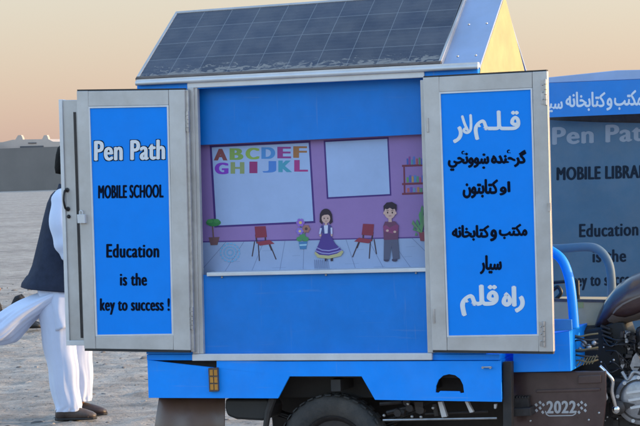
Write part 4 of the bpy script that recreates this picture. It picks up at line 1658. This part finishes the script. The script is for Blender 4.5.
# carton lying on the driver's seat
bm = new_bm()
YK = .55
slab(bm, [(549, 301), (606, 301.5), (604, 330), (549, 331)], YK, .32, 0)
o = obj('cardboard_box', bm, [m['card']], bevel=.004)
tag(o, 'tan cardboard carton lying on the driver seat behind the blue rail', 'carton')
bm = new_bm()
slab(bm, [(577, 300), (583.4, 300), (583.4, 308), (577, 308)], YK - .002, .002)
tp = obj('tape', bm, m['tape'], None)
tp.parent = o
bm = new_bm()
slab(bm, [(549, 298.6), (578, 299.5), (605, 300), (604, 302.4), (549, 301.4)], YK - .004, .03)
fl_ = obj('flap_edge', bm, m['frame_brown'], None)
fl_.parent = o

# ================================================================== THE LIBRARY CART BEHIND
YL = 3.0
lib = thing('mobile_library_tricycle', 'shaded library cart with Dari banner and MOBILE LIBRARY panel behind the driver seat', 'cargo tricycle', (P(640, 300, YL).x, YL + .5, 0))


def lpart(name, bm, mats, **k):
    return obj(name, bm, mats, k.pop('parent', lib), **k)


bm = new_bm()
slab(bm, [(536, 83.6), (642, 79.2), (700, 76.6), (820, 71.2), (820, 106), (640, 113.6), (536, 117.8)], YL - .16, .02)
ban = lpart('banner', bm, m['banblue'])
write('lettering', 'مکتب', 614.5, 642, 90, 109.6, YL - .1602, m['white'], ban, rtl=True, bold=.9, offset=.004)
write('lettering', 'و', 606.8, 612, 98, 110.2, YL - .1602, m['white'], ban, rtl=True, bold=.9, offset=.004)
write('lettering', 'کتابخانه', 566, 605, 92, 110.6, YL - .1602, m['white'], ban, rtl=True, bold=.9, offset=.004)
write('lettering', 'سیار', 540, 562.4, 96, 112.6, YL - .1602, m['white'], ban, rtl=True, bold=.9, offset=.004)
bm = new_bm()
slab(bm, [(536, 79), (551, 77), (617, 70.2), (642, 69.6), (700, 67.6), (820, 62), (820, 71.1), (700, 76.5), (642, 79.1), (536, 83.5)], YL - .155, .03)
lpart('roof_edge', bm, m['sheet'], bevel=.004)
bm = new_bm()
a, c = P(536, 79, YL), P(820, 66, YL)
zt2 = P(640, 82, YL).z
prism(bm, [Vector((a.x, YL - .12, zt2 - .03)), Vector((c.x, YL - .12, zt2 - .03)), Vector((c.x, YL - .12, zt2)), Vector((a.x, YL - .12, zt2))], (0, 1.25, 0))
lpart('roof', bm, m['sheet'])
zl0 = .62
bm = new_bm()
prism(bm, [Vector((a.x, YL + .03, zl0)), Vector((c.x, YL + .03, zl0)), Vector((c.x, YL + .03, zt2 - .031)), Vector((a.x, YL + .03, zt2 - .031))], (0, 1.05, 0))
lpart('box_body', bm, m['frame_brown'])
bm = new_bm()
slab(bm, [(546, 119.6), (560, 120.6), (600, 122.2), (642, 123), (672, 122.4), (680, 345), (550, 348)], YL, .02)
pn = lpart('door', bm, m['shadeblue'])
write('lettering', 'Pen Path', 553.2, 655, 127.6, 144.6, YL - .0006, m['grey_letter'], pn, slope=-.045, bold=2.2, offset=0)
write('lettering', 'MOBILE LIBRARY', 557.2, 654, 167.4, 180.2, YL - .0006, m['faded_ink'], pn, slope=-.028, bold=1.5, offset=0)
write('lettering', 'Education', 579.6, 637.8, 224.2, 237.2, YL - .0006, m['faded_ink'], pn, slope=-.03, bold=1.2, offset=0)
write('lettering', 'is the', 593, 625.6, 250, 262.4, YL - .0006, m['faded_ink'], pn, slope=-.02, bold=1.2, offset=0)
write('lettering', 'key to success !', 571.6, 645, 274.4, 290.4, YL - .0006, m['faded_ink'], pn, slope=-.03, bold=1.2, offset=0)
bm = new_bm()
box(bm, a.x, c.x + .05, YL, YL + 1.1, .50, .615)
lpart('cargo_bed', bm, m['blue'])
xc = (a.x + c.x) / 2
for y in (YL + .12, YL + .88):
    bm = new_bm()
    lathe_y(bm, (xc, y, .2858), [(.17, .03), (.24, .003), (.275, .014), (.2858, .03), (.2858, .075), (.275, .09), (.24, .102), (.17, .075)], 40)
    lathe_y(bm, (xc, y, .2858), [(.175, .03), (.15, .05), (.05, .03), (.001, .02)], 30)
    lpart('wheel', bm, m['tyre'], smooth=True)
bm = new_bm()
box(bm, a.x + .1, c.x + .7, YL + .35, YL + .42, .40, .495)
box(bm, a.x + .1, c.x + .7, YL + .70, YL + .77, .40, .495)
tube(bm, [(xc, YL + .15, .2858), (xc, YL + .95, .2858)], .035, 10)
box(bm, xc - .03, xc + .03, YL + .35, YL + .42, .28, .41)
box(bm, xc - .03, xc + .03, YL + .70, YL + .77, .28, .41)
lpart('chassis_frame', bm, m['chassis'])
bm = new_bm()
lathe_y(bm, (c.x + 1.2, YL + .5, .2858), [(.17, .03), (.24, .003), (.275, .014), (.2858, .03), (.2858, .075), (.275, .09), (.24, .102), (.17, .075), (.05, .05), (.001, .05)], 40)
lpart('wheel', bm, m['tyre'], smooth=True)
bm = new_bm()
tube(bm, [(c.x + 1.2, YL + .46, .29), (c.x + .9, YL + .55, 1.05), (c.x + .6, YL + .55, .85), (c.x + .4, YL + .55, .5)], .04, 10)
loft(bm, [((c.x + .2, YL + .55, .78), .08, .03, (0, 1, 0), (0, 0, 1)), ((c.x + .5, YL + .55, .8), .12, .06, (0, 1, 0), (0, 0, 1)), ((c.x + .8, YL + .55, .92), .12, .1, (0, 1, 0), (0, 0, 1)), ((c.x + .92, YL + .55, .95), .05, .05, (0, 1, 0), (0, 0, 1))], 16)
lpart('motorcycle_front', bm, m['maroon'], smooth=True)


# ================================================================== PEOPLE
def remeshed(name, bm, material, voxel=.009, parent=None, it=4):
    o = obj(name, bm, material, None)
    r_ = o.modifiers.new('remesh', 'REMESH')
    r_.mode = 'VOXEL'
    r_.voxel_size = voxel
    s_ = o.modifiers.new('smooth', 'SMOOTH')
    s_.iterations = it
    s_.factor = .5
    dg = bpy.context.evaluated_depsgraph_get()
    dg.update()
    me = bpy.data.meshes.new_from_object(o.evaluated_get(dg))
    old = o.data
    o.modifiers.clear()
    o.data = me
    bpy.data.meshes.remove(old)
    for p in me.polygons:
        p.use_smooth = True
    if parent:
        o.parent = parent
    return o


def head(bm, c, f, up, s=1.0):
    """head centred at c, looking along f"""
    f, up = Vector(f).normalized(), Vector(up).normalized()
    sd_ = up.cross(f)
    secs = []
    for z, a, b2, off in ((-.115, .03, .035, .045), (-.10, .05, .055, .035), (-.075, .066, .062, .02), (-.04, .084, .070, .008), (0, .094, .075, 0), (.04, .097, .077, -.004), (.075, .088, .070, -.008), (.10, .065, .052, -.01), (.115, .03, .024, -.012)):
        secs.append((Vector(c) + up * z * s + f * off * s, a * s, b2 * s, f, sd_))
    loft(bm, secs, 24)
    # nose, brow, lips, ears
    q = Vector(c)
    tube(bm, [q + f * .085 * s + up * .02 * s, q + f * .108 * s - up * .022 * s, q + f * .09 * s - up * .034 * s], [.010 * s, .016 * s, .012 * s], 8)
    for y in (-1, 1):
        ball(bm, q + f * .088 * s + up * .022 * s + sd_ * .03 * y * s, (.012 * s, .012 * s, .009 * s), u=8, v=6)
        ball(bm, q - f * .004 * s + sd_ * .078 * y * s, (.016 * s, .009 * s, .03 * s), u=8, v=6)
    tube(bm, [q + f * .082 * s - up * .062 * s - sd_ * .022 * s, q + f * .094 * s - up * .060 * s, q + f * .082 * s - up * .062 * s + sd_ * .022 * s], .008 * s, 8)
    return f, up, sd_


def hand(bm, w_, d, n_, s=1.0):
    """wrist w_, direction d, palm normal n_; five curled fingers"""
    d, n_ = Vector(d).normalized(), Vector(n_).normalized()
    sdv = d.cross(n_)
    w_ = Vector(w_)
    loft(bm, [(w_, .024 * s, .016 * s, sdv, n_), (w_ + d * .03 * s, .034 * s, .016 * s, sdv, n_), (w_ + d * .085 * s, .041 * s, .014 * s, sdv, n_), (w_ + d * .1 * s, .036 * s, .011 * s, sdv, n_)], 14)
    for k, ln in enumerate((.068, .078, .072, .056)):
        b0 = w_ + d * .09 * s + sdv * (.03 - .02 * k) * s
        p1 = b0 + (d * .8 + n_ * .35).normalized() * ln * .45 * s
        p2 = p1 + (d * .5 + n_ * .8).normalized() * ln * .32 * s
        p3 = p2 + (d * .1 + n_).normalized() * ln * .25 * s
        tube(bm, [b0, p1, p2, p3], [.010 * s, .0095 * s, .0085 * s, .007 * s], 8)
    t0 = w_ + d * .03 * s + sdv * .03 * s
    tube(bm, [t0, t0 + (sdv + d * .7).normalized() * .035 * s, t0 + (sdv * .7 + d + n_ * .4).normalized() * .066 * s], [.013 * s, .011 * s, .008 * s], 8)


def man():
    gp = G(74, 416)
    rot = math.atan2(CR.y, CR.x)
    bm = new_bm()
    FX, UP, SY = Vector((1, 0, 0)), Vector((0, 0, 1)), Vector((0, 1, 0))
    # body in its own frame: x forward, y to his left (away from us), z up
    tilt = .10
    hc = (.045, 0, 1.655)
    head(bm, hc, (1, 0, -.18), (.18, 0, 1))
    tube(bm, [(.0, 0, 1.43), (.02, 0, 1.52), (.035, 0, 1.59)], [.06, .055, .055], 14)
    loft(bm, [((-.03, 0, .88), .10, .15, FX, SY), ((-.03, 0, 1.0), .105, .15, FX, SY), ((-.02, 0, 1.2), .105, .16, FX, SY), ((0, 0, 1.36), .105, .18, FX, SY), ((0, 0, 1.44), .07, .15, FX, SY), ((.0, 0, 1.48), .05, .07, FX, SY)], 24)
    for y, elb, wr in ((-1, (.02, -.225, 1.14), (.17, -.20, .95)), (1, (.04, .225, 1.14), (.24, .16, 1.05))):
        tube(bm, [(0, y * .16, 1.40), (0, y * .205, 1.38), elb, wr], [.05, .05, .042, .028], 12)
        d = Vector(wr) - Vector(elb)
        hand(bm, wr, d, (0, -y, -.3))
    for y, kx, fx in ((-1, -.05, -.03), (1, .06, .02)):
        tube(bm, [(-.03, y * .09, .92), (kx, y * .10, .49), (fx, y * .10, .09)], [.085, .058, .04], 14)
        loft(bm, [((fx - .05, y * .10, .035), .03, .03, SY, UP), ((fx, y * .10, .045), .036, .04, SY, UP), ((fx + .08, y * .105, .035), .044, .03, SY, UP), ((fx + .14, y * .11, .026), .045, .018, SY, UP), ((fx + .17, y * .11, .022), .03, .012, SY, UP)], 14)
    body = remeshed('person', bm, m['skin'], .008)
    body.location = (gp.x, gp.y, -.016)
    body.rotation_euler = (0, 0, rot)
    body.scale = (1.07, 1.07, 1.07)
    tag(body, 'man in white clothes and navy waistcoat standing behind the open grey door', 'person')

    def wear(name, bm, material, smooth='all', sub=0, label=None):
        o = obj(name, bm, material, None, smooth=smooth)
        o.parent = body
        if sub:
            s_ = o.modifiers.new('sub', 'SUBSURF')
            s_.levels = s_.render_levels = sub
        if label:
            o['label'] = label
        return o
    # hair
    bm = new_bm()
    c = Vector(hc)
    f, up = Vector((1, 0, -.18)).normalized(), Vector((.18, 0, 1)).normalized()
    for z, a, b2, off in ((-.07, .060, .070, -.045), (-.04, .078, .080, -.030), (0, .090, .084, -.022), (.04, .100, .086, -.014), (.08, .096, .080, -.010), (.108, .074, .060, -.010), (.126, .03, .026, -.012)):
        pass
    loft(bm, [(c + up * z + f * off, a, b2, f, SY) for z, a, b2, off in ((-.085, .046, .066, -.052), (-.05, .072, .080, -.036), (0, .086, .084, -.024), (.035, .098, .086, -.014), (.08, .098, .082, -.008), (.11, .074, .060, -.010), (.128, .03, .026, -.012))], 24, fold=lambda s_, t: .03 * math.sin(t * 9 + s_ * 7))
    wear('hair', bm, m['hair'])
    # shalwar: two wide legs, cloth hanging in long folds
    def crease(s_, t, seed, amp, up_=3.0):
        a = noise.noise(Vector((math.cos(t) * 2.2, math.sin(t) * 2.2, s_ * up_ + seed)))
        b_ = noise.noise(Vector((math.cos(t) * 5, math.sin(t) * 5, s_ * up_ * 1.3 + seed * 2)))
        return amp * (a * 1.2 + b_ * .7)
    bm = new_bm()
    for y, xs_ in ((-1, ((-.07, .90, .13), (-.075, .75, .122), (-.07, .55, .110), (-.055, .38, .100), (-.035, .2, .092), (-.022, .10, .088), (-.02, .06, .084))), (1, ((-.03, .90, .12), (.0, .75, .118), (.02, .55, .105), (.03, .35, .088), (.04, .22, .075), (.045, .14, .066), (.045, .10, .06)))):
        secs = []
        for i in range(len(xs_) - 1):
            for k in range(8):
                u = k / 8
                a0, a1 = xs_[i], xs_[i + 1]
                x_, z_, r_ = (a0[j] + (a1[j] - a0[j]) * u for j in range(3))
                secs.append(((x_ + .004 * math.sin(z_ * 26 + y), y * (.085 + .01 * (1 - z_)), z_), r_, r_ * .86, FX, SY))
        secs.append(((xs_[-1][0], y * .095, xs_[-1][1]), xs_[-1][2], xs_[-1][2] * .86, FX, SY))
        loft(bm, secs, 64, fold=lambda s_, t, y=y: crease(s_, t, 3 + y, .10 * (.4 + s_)) + (.05 * max(0, s_ - .78) / .22 * math.sin(9 * t + 30 * s_)))
    wear('trousers', bm, m['cloth'])
    # kameez: skirt part round the hips, windblown tail behind, sleeves
    bm = new_bm()
    secs = []
    for k in range(25):
        u = k / 24
        z = 1.0 - .40 * u
        secs.append(((-.055 + .03 * u, 0, z), .15 - .015 * u, .20 + .005 * u, Vector((1, 0, .35 * u)).normalized(), SY))
    loft(bm, secs, 64, fold=lambda s_, t: crease(s_, t, 9, .13 * s_, 1.5))
    secs = []
    path = smooth_path([(.0, -.02, .86), (-.10, -.03, .80), (-.20, -.04, .748), (-.30, -.05, .690), (-.40, -.06, .612), (-.46, -.06, .572), (-.525, -.06, .548)], 7)
    for i, p in enumerate(path):
        t = i / (len(path) - 1)
        w_ = .044 + .052 * min(1, t * 1.5) ** 1.2 - .045 * max(0, t - .72) / .28
        a, c = path[max(0, i - 1)], path[min(len(path) - 1, i + 1)]
        d = (c - a).normalized()
        secs.append((p, w_, .17 + .04 * t, d.cross(SY).normalized(), SY))

    def flare(s_, t):
        return crease(s_ * .55, t, 21, .24 * (.25 + s_), 2.0) + .06 * s_ * math.sin(5 * t + 1.2) + .045 * s_ * math.sin(9 * t - 2 * s_)
    loft(bm, secs, 72, caps=False, fold=flare)
    for y, pts in ((-1, [(0, -.15, 1.43), (-.005, -.20, 1.40), (-.012, -.232, 1.27), (.015, -.235, 1.13), (.075, -.22, 1.04), (.15, -.205, .965)]), (1, [(0, .15, 1.43), (0, .21, 1.40), (.01, .235, 1.27), (.04, .235, 1.13), (.13, .20, 1.09), (.22, .165, 1.055)])):
        path = smooth_path(pts, 9)
        rr = []
        for i in range(len(path)):
            t = i / (len(path) - 1)
            rr.append(.062 + .010 * math.sin(math.pi * min(1, t * 1.3)) - .018 * max(0, t - .7) / .3 + .0045 * math.sin(t * 38 + 2 * math.sin(t * 9)))
        tube(bm, path, rr, 28)
    wear('tunic', bm, m['cloth'])
    # waistcoat
    bm = new_bm()
    secs = []
    for z, back, front, hy in ((1.475, -.075, .075, .085), (1.45, -.10, .10, .155), (1.40, -.125, .12, .19), (1.30, -.155, .135, .195), (1.15, -.195, .14, .20), (1.0, -.235, .14, .212), (.91, -.275, .135, .22), (.865, -.305, .125, .225), (.838, -.310, .12, .224)):
        secs.append((((back + front) / 2, 0, z - .0), (front - back) / 2, hy, Vector((1, 0, -.10)).normalized() if z < .95 else FX, SY))
    s2 = []
    for i in range(len(secs) - 1):
        for k in range(3):
            u = k / 3
            A, B = secs[i], secs[i + 1]
            s2.append((Vector(A[0]).lerp(Vector(B[0]), u), A[1] + (B[1] - A[1]) * u, A[2] + (B[2] - A[2]) * u, A[3], SY))
    s2.append(secs[-1])
    loft(bm, s2, 32, fold=lambda s_, t: .025 * s_ * math.sin(6 * t + 2) + .012 * math.sin(10 * t + 8 * s_))
    wear('waistcoat', bm, m['vest'])
    bm = new_bm()
    loft(bm, [((.0, 0, 1.465), .07, .075, FX, SY), ((.012, 0, 1.50), .066, .068, FX, SY), ((.016, 0, 1.52), .064, .064, FX, SY)], 20, caps=False)
    wear('collar', bm, m['vest'])
    # slip-on shoes
    for y, fx in ((-1, -.03), (1, .015)):
        bm = new_bm()
        Y_ = y * .105
        loft(bm, [((fx - .075, Y_, .038), .022, .028, SY, UP), ((fx - .06, Y_, .045), .040, .042, SY, UP), ((fx - .01, Y_, .048), .043, .045, SY, UP), ((fx + .06, Y_, .045), .049, .042, SY, UP), ((fx + .12, Y_, .036), .052, .033, SY, UP), ((fx + .165, Y_, .028), .044, .024, SY, UP), ((fx + .185, Y_, .024), .022, .014, SY, UP)], 18)
        sh = wear('shoe', bm, m['leather'])
        bm = new_bm()
        loft(bm, [((fx - .078, Y_, .011), .022, .012, SY, UP), ((fx - .06, Y_, .011), .040, .013, SY, UP), ((fx - .0, Y_, .011), .043, .012, SY, UP), ((fx + .12, Y_, .011), .051, .012, SY, UP), ((fx + .17, Y_, .012), .042, .011, SY, UP), ((fx + .19, Y_, .013), .02, .010, SY, UP)], 16)
        so = obj('sole', bm, m['rubber'], None)
        so.parent = sh


man()


def sitter():
    gp = G(14, 329)
    rot = math.atan2(CR.y, CR.x)
    FX, UP, SY = Vector((1, 0, 0)), Vector((0, 0, 1)), Vector((0, 1, 0))
    s = 100.0
    X = lambda px: (px - 14) / s
    bm = new_bm()
    k = .70
    head(bm, (X(-7), 0, .46), (1, 0, -.1), (0, 0, 1), .72)
    tube(bm, [(X(-9), 0, .30), (X(-8), 0, .40)], .036, 12)
    loft(bm, [((X(-9), 0, .03), .07, .09, FX, SY), ((X(-9), 0, .1), .075, .10, FX, SY), ((X(-9), 0, .22), .07, .10, FX, SY), ((X(-9), 0, .30), .06, .115, FX, SY), ((X(-9), 0, .335), .035, .06, FX, SY)], 18)
    for y in (-1, 1):
        tube(bm, [(X(-11), y * .06, .05), (X(21), y * .07, .31), (X(35), y * .07, .05)], [.04, .03, .026], 12)
        loft(bm, [((X(30), y * .07, .03), .022, .028, SY, UP), ((X(36), y * .07, .03), .028, .028, SY, UP), ((X(43), y * .07, .018), .024, .015, SY, UP)], 12)
        tube(bm, [(X(-8), y * .11, .30), (X(-3), y * .12, .17), (X(3), y * .09, .08)], [.035, .03, .02], 12)
        hand(bm, (X(3), y * .09, .08), (1, -y * .3, -.3), (0, -y, -.2), .62)
    body = remeshed('person', bm, m['skin'], .008)
    body.location = (gp.x, gp.y, 0)
    body.rotation_euler = (0, 0, rot)
    tag(body, 'small person in black sitting on the ground at the left edge with knees drawn up', 'person')

    def wear(name, bm, material):
        o = obj(name, bm, material, None, smooth='all')
        o.parent = body
        return o
    bm = new_bm()
    loft(bm, [((X(-9), 0, .02), .09, .115, FX, SY), ((X(-9), 0, .1), .098, .12, FX, SY), ((X(-9), 0, .22), .088, .12, FX, SY), ((X(-9), 0, .305), .07, .13, FX, SY), ((X(-9), 0, .35), .042, .07, FX, SY)], 22)
    for y in (-1, 1):
        tube(bm, smooth_path([(X(-9), y * .10, .31), (X(-6), y * .125, .27), (X(-3), y * .125, .17), (X(2), y * .095, .09)], 4), .043, 14)
    j = wear('jacket', bm, m['jacket'])
    bm = new_bm()
    for dz in (0, .05):
        tube(bm, [(X(-6), -.158, .24 - dz), (X(-3), -.172, .19 - dz), (X(1), -.146, .14 - dz)], .005, 6)
    o = obj('piping', bm, m['jgrey'], None, smooth='all')
    o.parent = j
    bm = new_bm()
    for y in (-1, 1):
        tube(bm, smooth_path([(X(-11), y * .06, .05), (X(6), y * .068, .14), (X(15), y * .07, .245), (X(21.5), y * .07, .345), (X(27), y * .07, .20), (X(35), y * .07, .06)], 4), [.05] * 8 + [.036] * 6 + [.038] * 7, 14)
    wear('trousers', bm, m['jacket'])
    bm = new_bm()
    c = Vector((X(-7), 0, .46))
    loft(bm, [(c + UP * z * .72 + FX * off * .72, a * .72, b2 * .72, FX, SY) for z, a, b2, off in ((-.07, .05, .07, -.05), (0, .086, .084, -.03), (.04, .1, .087, -.012), (.09, .094, .078, -.008), (.128, .03, .026, -.012))], 20)
    wear('hair', bm, m['hair'])
    for y in (-1, 1):
        bm = new_bm()
        loft(bm, [((X(28), y * .07, .035), .024, .03, SY, UP), ((X(33), y * .07, .045), .036, .042, SY, UP), ((X(40), y * .07, .035), .036, .032, SY, UP), ((X(45), y * .07, .022), .024, .018, SY, UP)], 14)
        wear('shoe', bm, m['black'])


sitter()
